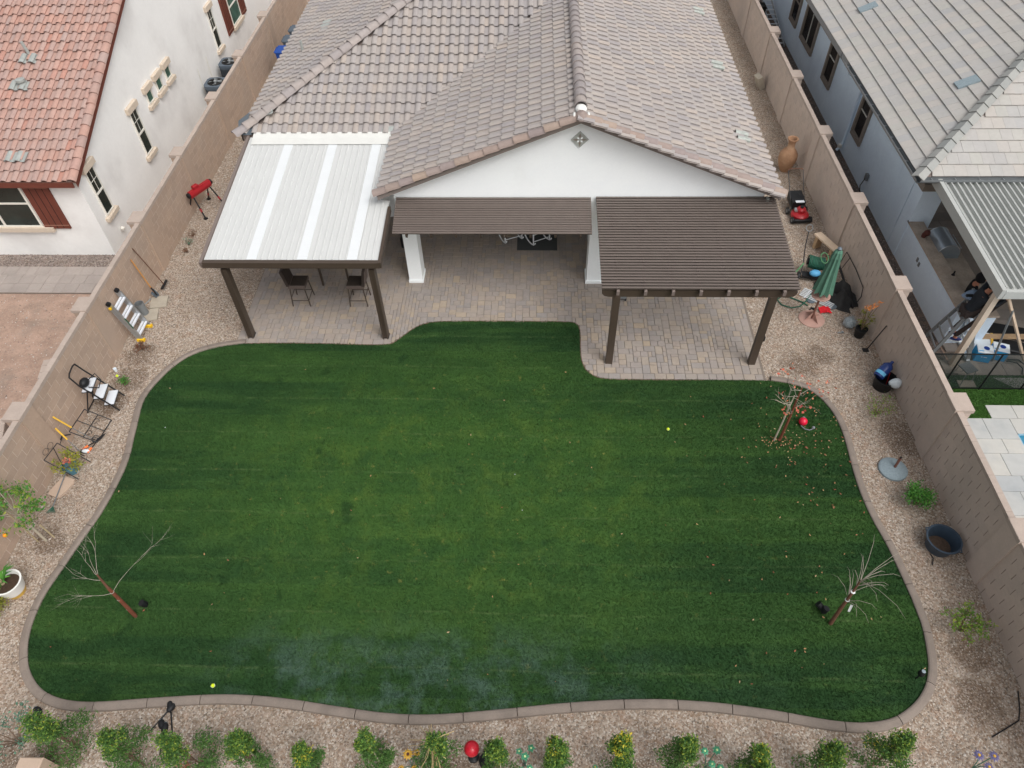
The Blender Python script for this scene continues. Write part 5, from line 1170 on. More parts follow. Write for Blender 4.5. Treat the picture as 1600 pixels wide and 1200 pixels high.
# articulated aluminium ladder folded and leaning on the wall
t_ = thing('folded_ladder', 'folded aluminium ladder with yellow feet leaning on left wall', 'ladder', (-10.61, 13.55, 0))
for s_ in (-1, 1):
    y = s_*.27
    for off in (0, .09):
        l_ = B().beam((.02+off, y, .04), (-.30+off, y, 1.28), .03, .075, (1, 0, 0)).obj('rail', 'aluminium', t_); 
    B().box((.06, y, .04), (.2, .09, .1), ch=.02).obj('foot', 'yellow', t_); B().lathe([(.06, -.035), (.06, .035)], 10, (0, 0, 0), tr(-.26, y, 1.31) @ rot('X', R(90))).obj('hinge', 'black_plastic', t_)
for k in range(4):
    for off in (.0, .09): B().beam((-.02-.075*k+off, -.26, .2+.29*k), (-.02-.075*k+off, .26, .2+.29*k), .035, .055, (1, 0, 0)).obj('rung', 'silver_grille', t_)
B().beam((.06, -.31, .5), (-.02, -.31, .85), .012, .03, (1, 0, 0)).obj('label_strip', 'green_hose', t_); B().box((-.24, -.32, 1.2), (.06, .04, .06)).obj('lock_knob', 'yellow', t_)
tag(B().lathe([(.035, 0), (.045, .1), (.04, .1), (.03, .008), (.001, .008)], 12).obj('cup', 'carton_white', None, (-10.80, 12.17, .01)), 'white paper cup on the gravel near the step ladder', 'cup')
# step ladder with white treads
t_ = thing('step_ladder', 'black three-step ladder with pale grey treads by left wall', 'step ladder', (-10.62, 11.05, 0), R(8)); W2 = .24
for s_ in (-1, 1):
    B().tube([(.40, s_*W2, .02), (-.12, s_*W2, 1.0), (-.22, s_*W2*.9, 1.28)], .019, 6).obj('front_leg', 'black_metal', t_); B().tube([(-.36, s_*(W2-.02), .02), (-.04, s_*(W2-.02), .78)], .016, 6).obj('rear_leg', 'black_metal', t_)
B().tube([(-.22, -W2*.9, 1.28), (-.23, -W2*.5, 1.31), (-.23, W2*.5, 1.31), (-.22, W2*.9, 1.28)], .019, 6).obj('hand_rail', 'black_metal', t_)
for x, z in ((.28, .25), (.14, .50), (-.02, .76)):
    tr_ = B().box((x-.04, 0, z), (.22, .44, .025)).obj('tread', 'white_panel' if 0 else 'silver_grille', t_); B().box((x-.04, 0, z-.02), (.24, .47, .012)).obj('tread_frame', 'black_metal', tr_)
B().tube([(-.36, -W2, .05), (-.3, W2, .05)], .014, 5).obj('brace', 'black_metal', t_)
t_ = thing('cable_bag', 'black bag with cable loop lying on the step ladder', 'bag', (-10.72, 11.02, .79)); B().ball((0, -.02, .1), .13, 10, 8, (.8, 1.1, .85)).obj('bag_body', 'black_plastic', t_)
B().tube([(.05, .05, .1), (.2, .2, .18), (.32, .12, .05), (.3, -.05, -.05), (.12, -.12, .05)], .014, 6).obj('cable', 'black_plastic', t_)
# wrought iron rack and curls by the wall
t_ = thing('iron_rack', 'black wrought iron shelf rack collapsed beside the step ladder', 'rack', (-10.6, 10.25, 0), R(-6))
for s_ in (0, .34, .68):
    B().tube([(.3, s_-.34, .03), (-.24, s_-.34, .36)], .012, 5).obj('bar', 'black_metal', t_)
for f in (0, .5, 1): B().tube([(.3-.54*f, -.34, .03+.33*f), (.3-.54*f, .34, .03+.33*f)], .012, 5).obj('cross_bar', 'black_metal', t_)
for s_ in (-.2, .15): B().tube([(.05+.09*math.cos(a*.5)*(1-a*.05), s_+.1*math.sin(a*.5)*(1-a*.05), .16) for a in range(14)], .007, 4).obj('scroll', 'black_metal', t_)
B().tube([(-.28, -.7, .35), (-.3, -.5, .4), (-.2, -.38, .32)], .02, 5).obj('support', 'black_metal', t_)
for i, (px, py, qx, qy, qz, lab) in enumerate(((-10.5, 9.98, -10.92, 9.88, .98, 'upper yellow-handled cultivator leaning on the left wall'), (-10.62, 9.60, -10.92, 9.74, .74, 'lower yellow-handled hoe leaning on the left wall'))):
    t_ = thing('hand_cultivator', lab, 'garden tool', (px, py, 0), 0, 'yellow handled garden tools'); v = Vector((qx-px, qy-py, qz))
    B().tube([(0, 0, .03), v*.55], .009, 5).obj('shaft', 'grey_metal', t_); B().tube([v*.55, v], .02, 7).obj('grip', 'yellow_handle', t_)
    hb = B()
    for k in range(4): hb.tube([(0, 0, .05), (.05, -.09+.06*k, .06), (.12, -.09+.06*k, .01)], .01, 4)
    hb.obj('tines', 'black_metal', t_)
t_ = thing('loppers', 'black loppers with orange grips lying on the left gravel', 'loppers', (-10.36, 9.92, .02), R(62))
for s_ in (-1, 1):
    B().tube([(.02, s_*.005, .015), (-.2, s_*.06, .015)], .012, 5).obj('arm', 'black_metal', t_); B().tube([(-.2, s_*.06, .015), (-.34, s_*.085, .015)], .026, 6).obj('grip', 'orange', t_); B().add([(.0, s_*.03, .012), (.0, 0, .012), (.26, s_*.004, .012), (.1, s_*.04, .012), (.0, s_*.03, .024), (.0, 0, .024), (.26, s_*.004, .02), (.1, s_*.04, .024)], [(0, 1, 2, 3), (4, 5, 6, 7), (0, 4, 5, 1), (1, 5, 6, 2), (2, 6, 7, 3), (3, 7, 4, 0)]).obj('blade', 'black_metal', t_)
tag(B().ball((0, 0, .04), .07, 8, 6, (1.4, .8, .6)).obj('plastic_scrap', 'plastic_bag', None, (-10.5, 9.62, 0)), 'crumpled clear plastic scrap below the loppers', 'litter')
# plant in blue pot with black trellis
t_ = thing('trellis', 'black metal trellis frame behind the blue potted plant', 'trellis', (-10.5, 9.12, 0), R(-10))
for s_ in (-.24, .24): B().tube([(.2, s_, .02), (-.34, s_, .62)], .011, 5).obj('upright', 'black_metal', t_)
B().tube([(-.34, -.24, .62), (-.34, .24, .62)], .011, 5).obj('top_bar', 'black_metal', t_); B().tube([(-.0, -.24, .24), (-.34, .1, .62)], .009, 5).obj('brace', 'black_metal', t_)
for c in ((-.36, -.05), (-.36, .12)): B().tube([(c[0]-.05, c[1]+.08*math.cos(a*.6), .66+.08*math.sin(a*.6)) for a in range(12)], .005, 4).obj('scroll', 'black_metal', t_)
t_ = thing('potted_plant', 'olive leafed plant in mottled blue pot by the trellis', 'potted plant', (-10.56, 9.06, 0)); B().lathe([(.1, 0), (.16, .22), (.17, .26), (.14, .26), (.12, .2), (.001, .2)], 16).obj('pot', 'blue_glaze', t_)
ce = [(.22*math.cos(k), .22*math.sin(k), .32+.05*(k % 3)) for k in range(9)]; leaves(420, clump(ce, .14), .06, 'leaf_olive', 'foliage', t_)
st = B(); [st.tube([(0, 0, .2), tuple(c)], .006, 4) for c in ce]; st.obj('stem', 'bark', t_); leaves(30, clump([(.02, .02, .4)], .08), .06, 'leaf_red', 'dry_bloom', t_)
poly = [(.28*math.cos(R(a))*(1.0 if 1 else 1)*1.0, .19*math.sin(R(a))) for a in range(0, 360, 30)]
rp = [(max(-.26, min(.26, p*1.3)), max(-.17, min(.17, q*1.4))) for p, q in poly]
o = tag(B().prism(rp, 0, .05).obj('stepping_stone', 'tan_slab', None, (-10.62, 8.62, .005)), 'rounded tan stepping stone by the left wall', 'stepping stone'); o.rotation_euler = (0, 0, R(70))
t_ = thing('leaf_rake', 'grey handled green leaf rake lying across the tan stone', 'rake', (-10.57, 8.1, .07), R(96)); B().tube([(0, 0, .0), (1.0, 0, .02)], .013, 5).obj('handle', 'grey_metal', t_); b = B()
for k in range(8): b.tube([(0, 0, 0), (-.16, -.1+.028*k, .0)], .006, 4)
b.obj('tines', 'green_hose', t_)
# white pot with plant
t_ = thing('planter', 'white glazed pot with yellow base and strappy green plant', 'planter', (-10.45, 6.15, 0)); B().lathe([(.17, .0), (.21, .12), (.22, .15)], 24).obj('base', 'pot_yellow', t_); B().lathe([(.215, .13), (.27, .36), (.285, .42), (.25, .42), (.22, .33), (.001, .33)], 24).obj('pot', 'pot_white', t_)
B().lathe([(.235, .335), (.001, .35)], 16).obj('soil', 'soil', t_); b = B()
for k in range(26):
    a = random.uniform(0, 6.28); L_ = random.uniform(.2, .42); c_, s_ = math.cos(a), math.sin(a); b.add([(-.1-s_*.012, c_*.012, .36), (-.1+s_*.012, -c_*.012, .36), (-.1+c_*L_*.6+s_*.02, s_*L_*.6-c_*.02, .36+L_*.8), (-.1+c_*L_, s_*L_, .36+L_*.75), (-.1+c_*L_*.6-s_*.02, s_*L_*.6+c_*.02, .36+L_*.8)], [(0, 1, 2, 4), (4, 2, 3)])
b.obj('leaf', 'leaf_bright', t_); B().tube([(-.1, 0, .34), (-.1, .01, .5)], [.04, .03], 6).obj('stem', 'stake_wood', t_)

# ------------------------------------------------------------------ right yard clutter
t_ = thing('lawn_mower', 'red push lawn mower with black grass bag by right wall', 'lawn mower', (8.10, 18.75, 0), R(4))
B().lathe([(.25, .08), (.27, .12), (.26, .2), (.2, .25), (.1, .27), (.001, .27)], 20, sy=1.05).obj('deck', 'red_paint', t_)
B().box((0, -.26, .12), (.5, .1, .1), ch=.02).obj('front_apron', 'black_plastic', t_)
e_ = B().lathe([(.13, .26), (.14, .36), (.1, .41), (.001, .42)], 14).obj('engine', 'red_paint', t_); B().lathe([(.06, .42), (.05, .46)], 10).obj('air_cap', 'black_plastic', e_); B().box((.12, .12, .33), (.1, .1, .1)).obj('fuel_tank', 'black_plastic', e_); B().box((-.15, .02, .32), (.08, .14, .07)).obj('muffler', 'aluminium', e_)
for x in (-.28, .28):
    for y, r_ in ((-.2, .1), (.28, .11)): w_ = B().lathe([(r_, -.025), (r_, .025)], 14, M=tr(x, y, r_) @ rot('Y', R(90))).obj('wheel', 'black_plastic', t_); B().lathe([(r_*.5, -.028), (r_*.5, .028)], 10, M=tr(x, y, r_) @ rot('Y', R(90))).obj('hub', 'grey_metal', w_)
B().add([(x*w_, y, z) for y, z, w_ in ((.26, .18, .2), (.26, .42, .2), (.78, .5, .2), (.78, .24, .19)) for x in (-1, 1)], [(0, 1, 3, 2), (2, 3, 5, 4), (4, 5, 7, 6), (6, 7, 1, 0), (0, 2, 4, 6), (1, 7, 5, 3)]).obj('grass_bag', 'black_plastic', t_); B().box((0, .24, .46), (.26, .1, .02)).obj('label_plate', 'silver_grille', t_)
for x in (-.22, .22): B().tube([(x, .22, .2), (x, .75, .62), (x*1.05, 1.15, .98)], .013, 6).obj('handle_bar', 'black_metal', t_)
B().tube([(-.23, 1.15, .98), (-.2, 1.19, 1.01), (.2, 1.19, 1.01), (.23, 1.15, .98)], .014, 6).obj('handle_grip', 'trunk_brown', t_); B().tube([(-.22, .8, .66), (.1, .5, .5)], .006, 4).obj('cable', 'black_plastic', t_)
t_ = thing('terracotta_vase', 'tall terracotta vase with narrow neck near the house corner', 'vase', (8.25, 21.45, 0)); B().lathe([(.13, 0), (.24, .22), (.30, .45), (.29, .62), (.2, .76), (.12, .84), (.11, 1.0), (.14, 1.1), (.175, 1.14), (.17, 1.17), (.13, 1.16), (.1, 1.08), (.09, .9)], 24).obj('body', 'terracotta', t_); B().lathe([(.095, .9), (.001, .9)], 16).obj('inside', 'soil', t_)
o = tag(B().box((0, 0, 0), (.2, .4, .5)).obj('concrete_block', 'concrete_slab', None, (8.52, 27.2, .25)), 'grey concrete block tilted against the right wall far back', 'block'); o.rotation_euler = (0, R(-24), R(12))
# closed green umbrella on a low pink stand
t_ = thing('patio_umbrella', 'closed green patio umbrella standing in pink metal base', 'umbrella', (7.40, 14.25, 0)); tilt = Vector((.03, .0, 1)).normalized()
B().lathe([(.34, 0), (.34, .02), (.3, .035), (.001, .04)], 24).obj('base_plate', 'pink_iron', t_)
for k in range(4): a = k*math.pi/2+.4; B().add([(.05*math.cos(a), .05*math.sin(a), .04), (.26*math.cos(a), .26*math.sin(a), .04), (.03*math.cos(a), .03*math.sin(a), .26)], [(0, 1, 2)]).obj('fin', 'pink_iron', t_)
B().tube([(0, 0, .02), (.0, 0, .8)], .03, 8).obj('pole_tube', 'rust_pole', t_); B().tube([(0, 0, .8), (0, 0, 2.3)], .02, 8).obj('pole', 'black_metal', t_)
B().lathe([(.24, .84), (.24, .86), (.001, .865)], 24).obj('tray', 'pink_iron', t_)
cn = B(); n_ = 9; vs = []; prof = ((.05, 2.30), (.09, 2.24), (.115, 2.1), (.15, 1.75), (.20, 1.35), (.245, 1.0))
for r_, z in prof:
    for k in range(2*n_): a = k*math.pi/n_; q_ = r_*(1.10 if k % 2 == 0 else .82); vs.append((q_*math.cos(a)+.0, q_*math.sin(a), z+(0 if z > 1.1 else (.05 if k % 2 else -.02))))
m_ = 2*n_; cn.add(vs, [(i*m_+k, (i+1)*m_+k, (i+1)*m_+(k+1) % m_, i*m_+(k+1) % m_) for i in range(len(prof)-1) for k in range(m_)]); c_ = cn.obj('canopy', 'green_cloth', t_)
vt = B(); vs = []
for r_, z in ((.04, 2.34), (.1, 2.27), (.135, 2.08)):
    for k in range(m_): a = k*math.pi/n_; q_ = r_*(1.06 if k % 2 == 0 else .84); vs.append((q_*math.cos(a), q_*math.sin(a), z+(.03 if k % 2 and z < 2.1 else 0)))
vt.add(vs, [(i*m_+k, (i+1)*m_+k, (i+1)*m_+(k+1) % m_, i*m_+(k+1) % m_) for i in range(2) for k in range(m_)]+[tuple(range(m_))]); vt.obj('vent_flap', 'green_cloth', c_); B().lathe([(.05, 2.33), (.06, 2.37), (.03, 2.4), (.001, 2.41)], 10).obj('finial', 'flashing', t_)
# hose reel cart
t_ = thing('hose_cart', 'garden hose reel cart with coiled green hose by right wall', 'hose cart', (7.86, 16.05, 0), R(-14))
for x in (-.36, .30): B().tube([(x, -.3, .12), (x, -.05, .45), (x, .3, .55)], .016, 6).obj('frame_rail', 'black_metal', t_)
B().tube([(-.36, -.3, .12), (.30, -.3, .12)], .015, 6).obj('axle', 'black_metal', t_); B().box((-.02, -.24, .2), (.62, .22, .03)).obj('tray', 'black_metal', t_)
for x in (-.42, .36): w_ = B().lathe([(.13, -.03), (.14, 0), (.13, .03), (.06, .03), (.06, -.03)], 16, M=tr(x, -.3, .14) @ rot('Y', R(90))).obj('wheel', 'black_plastic', t_)
B().tube([(-.36, .3, .55), (-.38, .42, .75), (-.38, .62, 1.02)], .014, 6).obj('handle', 'black_metal', t_); B().tube([(-.38+.09*math.cos(a), .62+.05*(1+math.sin(a)), 1.02+.08*(1+math.sin(a))) for a in [k*.524-1.57 for k in range(13)]], .012, 5).obj('handle_loop', 'grey_metal', t_)
dr = B().lathe([(.1, -.26), (.1, .26)], 14, M=tr(0, .06, .42) @ rot('Y', R(90))).obj('reel', 'black_plastic', t_)
pts = []
for k in range(16*11): a = k*6.283/16; pts.append((-.22+.44*k/(16*11), .06+(.17+.02*math.sin(k*.37))*math.cos(a), .42+(.17+.02*math.sin(k*.37))*math.sin(a)))
B().tube(pts, .019, 5).obj('hose', 'green_hose', dr); B().tube([(.16+.1*math.cos(a*.5), .06+.24*math.sin(a*.5), .62) for a in range(14)], .014, 5).obj('hose_loop', 'green_hose_pale', dr)
tag(B().ball((0, 0, .1), .13, 12, 8, (1.2, .9, .7)).obj('blue_watering_toy', 'blue_plastic', None, (7.78, 15.77, .22)), 'light blue plastic can lying in the hose cart tray', 'can')
tag(B().ball((0, 0, .06), .075, 12, 8).obj('lime_ball', 'lime_plastic', None, (8.02, 15.74, .22)), 'lime plastic ball in the hose cart tray', 'ball')
tag(B().tube([(7.5, 16.05, .45), (7.3, 15.9, .25), (7.1, 15.7, .05), (6.7, 15.62, .03), (6.3, 15.5, .03)], .02, 6).obj('garden_hose', 'green_hose_pale'), 'pale green hose running from the cart under the pergola', 'hose')
tag(B().tube([(7.9, 15.5, .1), (7.6, 15.2, .03), (7.43, 14.95, .03), (7.2, 14.72, .03), (6.95, 14.66, .03), (6.72, 14.78, .03), (6.64, 15.0, .03), (6.8, 15.12, .03), (7.0, 15.1, .03), (7.3, 14.9, .03), (7.42, 14.76, .03)], .018, 6).obj('garden_hose', 'green_hose'), 'dark green hose looped on the gravel left of umbrella base', 'hose')
t_ = thing('hose_nozzle', 'black spray nozzle at the end of the looped dark hose', 'nozzle', (7.48, 14.68, .03), R(-40)); B().lathe([(.02, 0), (.03, .08), (.025, .16)], 8, M=rot('Y', R(90))).obj('barrel', 'black_plastic', t_); B().tube([(.04, 0, 0), (.02, -.1, .0)], .016, 5).obj('grip', 'black_plastic', t_)
t_ = thing('plank_bench', 'low bench of pale plank on boxes beside the hose cart', 'bench', (8.42, 17.05, 0), R(-66)); B().box((0, 0, .42), (.9, .24, .05), ch=.006).obj('plank', 'wood_pale', t_); B().box((-.32, 0, .2), (.1, .22, .4)).obj('support', 'wood_tan', t_); B().box((.32, 0, .2), (.1, .22, .4)).obj('support', 'wood_tan', t_)
# grille of white bars under the umbrella, foil disc, red rag
t_ = thing('white_grate', 'grate of parallel white bars lying under the umbrella', 'grate', (7.76, 15.06, .02), R(-38))
for k in range(6): B().box((0, -.17+k*.065, .015), (.92, .028, .02)).obj('bar', 'white_panel', t_)
for x in (-.3, .3): B().box((x, 0, .0), (.03, .4, .012)).obj('cross_bar', 'silver_grille', t_)
for x, y, r_, lab in ((7.18, 15.34, .11, 'small grey disc on gravel left of the white grate'), (8.05, 14.78, .16, 'dark blue grey disc at the right end of the white grate'), (7.56, 14.98, .12, 'grey lid half under the pink umbrella tray')):
    tag(B().lathe([(r_, 0), (r_, .02), (r_*.8, .03), (.001, .025)], 16).obj('round_lid', 'flashing', None, (x, y, .01)), lab, 'lid')
rag = B(); vs = []; 
for i in range(7):
    for j in range(6): vs.append(((i-3)*.05+random.uniform(-.01, .01), (j-2.5)*.05+random.uniform(-.01, .01), .03+abs(math.sin(i*1.3+j*.9))*.08*(1-abs(i-3)/4)))
rag.add(vs, [(i*6+j, i*6+j+1, (i+1)*6+j+1, (i+1)*6+j) for i in range(6) for j in range(5)], True); tag(rag.obj('red_rag', 'red_cloth', None, (7.83, 14.56, 0)), 'crumpled red cloth on gravel right of the umbrella', 'cloth')
# black tarp heap
N_ = 22; tb = B(); vs = []
for i in range(N_):
    for j in range(N_):
        u_, v_ = i/(N_-1)*2-1, j/(N_-1)*2-1; rr2 = math.hypot(u_, v_); e = .48*max(0, 1-rr2*rr2)**.8
        vs.append((u_*.62*(1+.12*math.sin(5*v_+1)), v_*.45*(1+.15*math.sin(4*u_)), max(.0, e*(.55+.28*math.sin(6*u_+3*v_)+.25*math.sin(8*v_-4*u_)+.12*math.sin(13*u_+9*v_)))))
tb.add(vs, [(i*N_+j, (i+1)*N_+j, (i+1)*N_+j+1, i*N_+j+1) for i in range(N_-1) for j in range(N_-1)], True); o = tag(tb.obj('black_tarp', 'tarp_black', None, (8.30, 15.22, .01)), 'crumpled heap of black tarp behind the umbrella', 'tarp'); o.rotation_euler = (0, 0, R(-45))
t_ = thing('leaning_frame', 'dark folding frame leaning on right wall behind umbrella', 'frame', (8.6, 15.6, 0)); 
B().beam((-.22, .75, .62), (.0, -.95, .04), .04, .05).obj('bar', 'black_metal', t_); B().tube([(.02, .75, .05), (.14, .78, .58), (.15, .0, .62), (.15, -.72, .58), (.1, -.92, .42), (.02, -.9, .05)], .012, 6).obj('wire_loop', 'black_metal', t_)
B().beam((-.3, .2, .04), (.02, -.9, .04), .05, .04).obj('bar', 'black_metal', t_); B().tube([(.0, .5, .1), (.16, .52, .6)], .01, 5).obj('strut', 'black_metal', t_)
t_ = thing('potted_flower', 'black pot with tall orange flower spike by right wall', 'potted plant', (8.46, 13.62, 0)); B().lathe([(.11, 0), (.15, .26), (.16, .28), (.13, .28), (.12, .22), (.001, .22)], 16).obj('pot', 'black_plastic', t_)
st = B(); ce = []; cf = []
for k in range(7): a = k*.9; tip = (.14*math.cos(a)+.04, .12*math.sin(a)+.06, .5+.1*k); st.tube([(0, 0, .22), (tip[0]*.4, tip[1]*.4, tip[2]*.6), tip], .007, 4); ce += [(tip[0]*.5, tip[1]*.5, tip[2]*.6), tip]; cf.append((tip[0]*.8+.04, tip[1]*.8+.03, tip[2]+.08))
st.obj('stem', 'bark', t_); leaves(170, clump(ce[:8], .1), .06, 'leaf_olive', 'foliage', t_); leaves(150, clump(cf[3:], .07), .05, 'leaf_orange_flower', 'blossom', t_)
t_ = thing('silver_plant', 'grey silvery wire-like plant ball behind the black pot', 'plant', (8.30, 14.0, 0)); b = B()
for k in range(60):
    a = random.uniform(0, 6.28); e = random.uniform(.1, 1.5); L_ = random.uniform(.16, .27); b.tube([(0, 0, .12), (L_*.7*math.cos(a)*math.cos(e), L_*.7*math.sin(a)*math.cos(e), .12+L_*.8*math.sin(e)), (L_*math.cos(a+.4)*math.cos(e), L_*math.sin(a+.4)*math.cos(e), .1+L_*math.sin(e)*.8)], .007, 3)
b.obj('stems', 'foil_grey', t_); B().ball((0, 0, .12), .16, 10, 7).obj('core', 'foil_grey', t_)
tag(B().box((0, 0, .02), (.14, .03, .03)).box((.06, .02, .02), (.05, .07, .03)).obj('hand_trowel', 'aluminium', None, (8.02, 13.72, 0)), 'small silver hand tool on gravel left of silver plant', 'garden tool')
t_ = thing('hoe', 'black hoe leaning on the right wall below the black pot', 'hoe', (8.52, 13.1, 0)); B().tube([(0, 0, .04), (.23, .06, .82)], .014, 6).obj('handle', 'black_metal', t_); B().box((-.04, -.02, .03), (.14, .12, .02)).obj('blade', 'black_metal', t_)
# bucket with jug and bag
t_ = thing('black_bucket', 'black nursery tub beside the right wall holding a jug', 'tub', (8.52, 11.86, 0)); B().lathe([(.21, 0), (.25, .30), (.265, .32), (.24, .32), (.20, .03), (.001, .03)], 24).obj('tub_body', 'black_plastic', t_); B().tube([(.2, .05, .3), (.4, .14, .42)], .008, 4).obj('rod', 'black_metal', t_); B().tube([(.05, -.05, .1), (.1, .1, .38)], .008, 4).obj('red_rod', 'red_paint', t_)
t_ = thing('water_jug', 'blue water cooler jug tipped in the black tub', 'jug', (8.50, 12.05, .36)); M_ = rot('Z', R(38)) @ rot('Y', R(62))
B().lathe([(.12, -.2), (.135, -.17), (.13, -.1), (.138, -.06), (.13, 0), (.138, .04), (.13, .1), (.13, .16), (.06, .24), (.035, .26), (.035, .32), (.001, .32)], 20, M=M_).obj('body', 'jug_blue', t_); B().add([(M_ @ Vector((.141*math.cos(R(a)), .141*math.sin(R(a)), z))) for z in (-.15, -.06) for a in range(120, 241, 15)], [(i, i+1, 10+i, 9+i) for i in range(8)]).obj('label', 'label_cyan', t_)
bg_ = B(); bg_.ball((0, 0, 0), .15, 12, 9, (1.0, .8, .9)); bg_.v = [(x*(1+.2*math.sin(9*y+5*z)), y*(1+.2*math.sin(11*x)), z*(1+.15*math.sin(8*x+7*y))) for x, y, z in bg_.v]; tag(bg_.obj('plastic_bag', 'plastic_bag', None, (8.66, 11.66, .34)), 'white plastic bag hanging on the black tub rim', 'bag')
# separate umbrella base, blue tub
t_ = thing('umbrella_base', 'round grey concrete umbrella base with rusty pipe', 'umbrella base', (8.0, 9.38, 0)); B().lathe([(.31, 0), (.31, .05), (.27, .085), (.001, .09)], 28).obj('disc', 'stone_disc', t_); B().tube([(.03, .02, .08), (.05, .05, .38)], .028, 8).obj('pipe', 'rust_pole', t_); B().tube([(.05, .05, .38), (.053, .053, .42)], .02, 8).obj('pipe_cap', 'black_plastic', t_); B().tube([(.045, .045, .28), (.09, .04, .29)], .014, 6).obj('knob', 'grey_metal', t_)
t_ = thing('blue_tub', 'wide dark blue plastic tub beside the right wall', 'tub', (8.32, 7.48, 0)); B().lathe([(.25, 0), (.27, .1), (.30, .26), (.31, .28), (.345, .30), (.345, .325), (.31, .325), (.285, .26), (.24, .03), (.001, .03)], 28).obj('tub_body', 'tub_blue', t_); B().lathe([(.235, .035), (.1, .05), (.001, .045)], 18).obj('soil', 'mulch', t_)
for a in (2.4, 5.4): B().tube([(.34*math.cos(a+.16), .34*math.sin(a+.16), .31), (.38*math.cos(a), .38*math.sin(a), .31), (.34*math.cos(a-.16), .34*math.sin(a-.16), .31)], .014, 6).obj('handle', 'tub_blue', t_)
tag(B().tube([(8.05, 7.05, .02), (8.12, 7.2, .03), (8.1, 7.3, .02)], .01, 5).obj('drip_stake', 'black_plastic'), 'thin dark drip line beside the blue tub', 'hose')

# ------------------------------------------------------------------ patio furniture
def bar_stool(label, x, y, rz_):
    t_ = thing('bar_stool', label, 'bar stool', (x, y, .035), rz_, 'wicker bar stools under the white cover')
    for sx in (-1, 1):
        for sy in (-1, 1): B().tube([(sx*.20, sy*.20, .62), (sx*.245, sy*.24, 0)], .018, 5).obj('leg', 'brown_metal', t_)
    for p, q, z in (((-.235, -.23), (.235, -.23), .2), ((-.235, .23), (.235, .23), .2), ((-.225, -.225), (-.225, .225), .3), ((.235, -.23), (.235, .23), .2)): B().tube([(*p, z), (*q, z)], .012, 5).obj('stretcher', 'brown_metal', t_)
    s_ = B().box((.0, 0, .67), (.47, .46, .10), ch=.015).obj('seat', 'wicker_rim', t_); B().box((.03, 0, .722), (.40, .42, .02), ch=.008).obj('seat_pad', 'seat_dark', s_)
    M_ = tr(-.225, 0, .70) @ rot('Y', R(-9)); k_ = B().box((0, 0, .25), (.075, .46, .50), M_, ch=.01).obj('backrest', 'wicker', t_); B().box((-.04, 0, .25), (.012, .465, .502), M_).obj('back_rim', 'wicker_rim', k_)
bar_stool('wicker bar stool facing right at the front left of white cover', -6.50, 14.87, 0); bar_stool('wicker bar stool facing left beside the right cover post', -4.90, 14.87, R(180))
bar_stool('rear left wicker bar stool mostly hidden under the white cover', -6.55, 16.55, R(0)); bar_stool('rear right wicker bar stool mostly hidden under the white cover', -4.95, 16.55, R(180))
t_ = thing('bar_table', 'dark square bar table between the wicker stools', 'table', (-5.7, 15.9, .035)); B().box((0, 0, .92), (.9, .9, .05), ch=.01).obj('table_top', 'wicker', t_)
for sx in (-1, 1):
    for sy in (-1, 1): B().box((sx*.38, sy*.38, .45), (.05, .05, .9)).obj('leg', 'brown_metal', t_)
tag(B().box((.02, 17.62, .042), (1.2, 1.0, .012)).obj('floor_mat', 'rug_grey'), 'dark grey floor mat under the white rocking chairs', 'mat')
def rocker(label, x, y, z, rz_):
    t_ = thing('rocking_chair', label, 'rocking chair', (x, y, z), rz_, 'white rocking chairs on the covered patio')
    for s_ in (-.27, .27):
        B().tube([(.42*math.sin(a*.2), s_, .02+.5*(1-math.cos(a*.2))*.62) for a in range(-6, 7)], .022, 6).obj('rocker', 'chair_white', t_)
        B().tube([(.28, s_, .08), (.26, s_, .62)], .022, 6).obj('front_leg', 'chair_white', t_); B().tube([(-.26, s_, .06), (-.22, s_, .45), (-.42, s_, 1.12)], .022, 6).obj('back_post', 'chair_white', t_); B().box((.02, s_, .64), (.6, .07, .025)).obj('arm', 'chair_white', t_)
    B().tube([(.28, -.27, .2), (.28, .27, .2)], .014, 5).obj('stretcher', 'chair_white', t_); B().tube([(-.24, -.27, .2), (.1, .27, .22)], .014, 5).obj('stretcher', 'chair_white', t_)
    for k in range(7): B().box((-.2+k*.075, 0, .43), (.06, .5, .02)).obj('seat_slat', 'chair_white', t_)
    for k in range(7): B().beam((-.24, -.21+k*.07, .45), (-.41, -.21+k*.07, 1.1), .045, .014, (1, 0, 0)).obj('back_slat', 'chair_white', t_)
rocker('white rocking chair standing on the grey mat', .02, 17.62, .05, R(-62)); rocker('second white rocking chair left of the grey mat', -.80, 17.72, .037, R(-66))
tag(B().lathe([(.09, 0), (.1, .3), (.06, .42), (.1, .48), (.05, .6)], 10, (0, 0, 0)).obj('floor_lantern', 'black_metal', None, (-3.98, 17.3, .03)), 'black lantern beside the left white pillar', 'lantern')
t_ = thing('side_bench', 'pale bench mostly hidden under the large pergola', 'bench', (4.25, 15.02, .035), R(4)); B().box((0, .3, .42), (1.2, .4, .05)).obj('seat', 'silver_grille', t_)
for x in (-.5, .1): B().box((x, .12, .2), (.1, .05, .40)).obj('leg', 'silver_grille', t_)
t_ = thing('plant_caddy', 'small dark wheeled caddy under the left pergola post', 'caddy', (2.38, 15.05, .035)); B().box((0, 0, .1), (.22, .3, .05)).obj('tray', 'grey_metal', t_)
for x in (-.09, .09): B().lathe([(.035, -.02), (.035, .02)], 8, M=tr(x, -.13, .04) @ rot('Y', R(90))).obj('caster', 'black_plastic', t_)
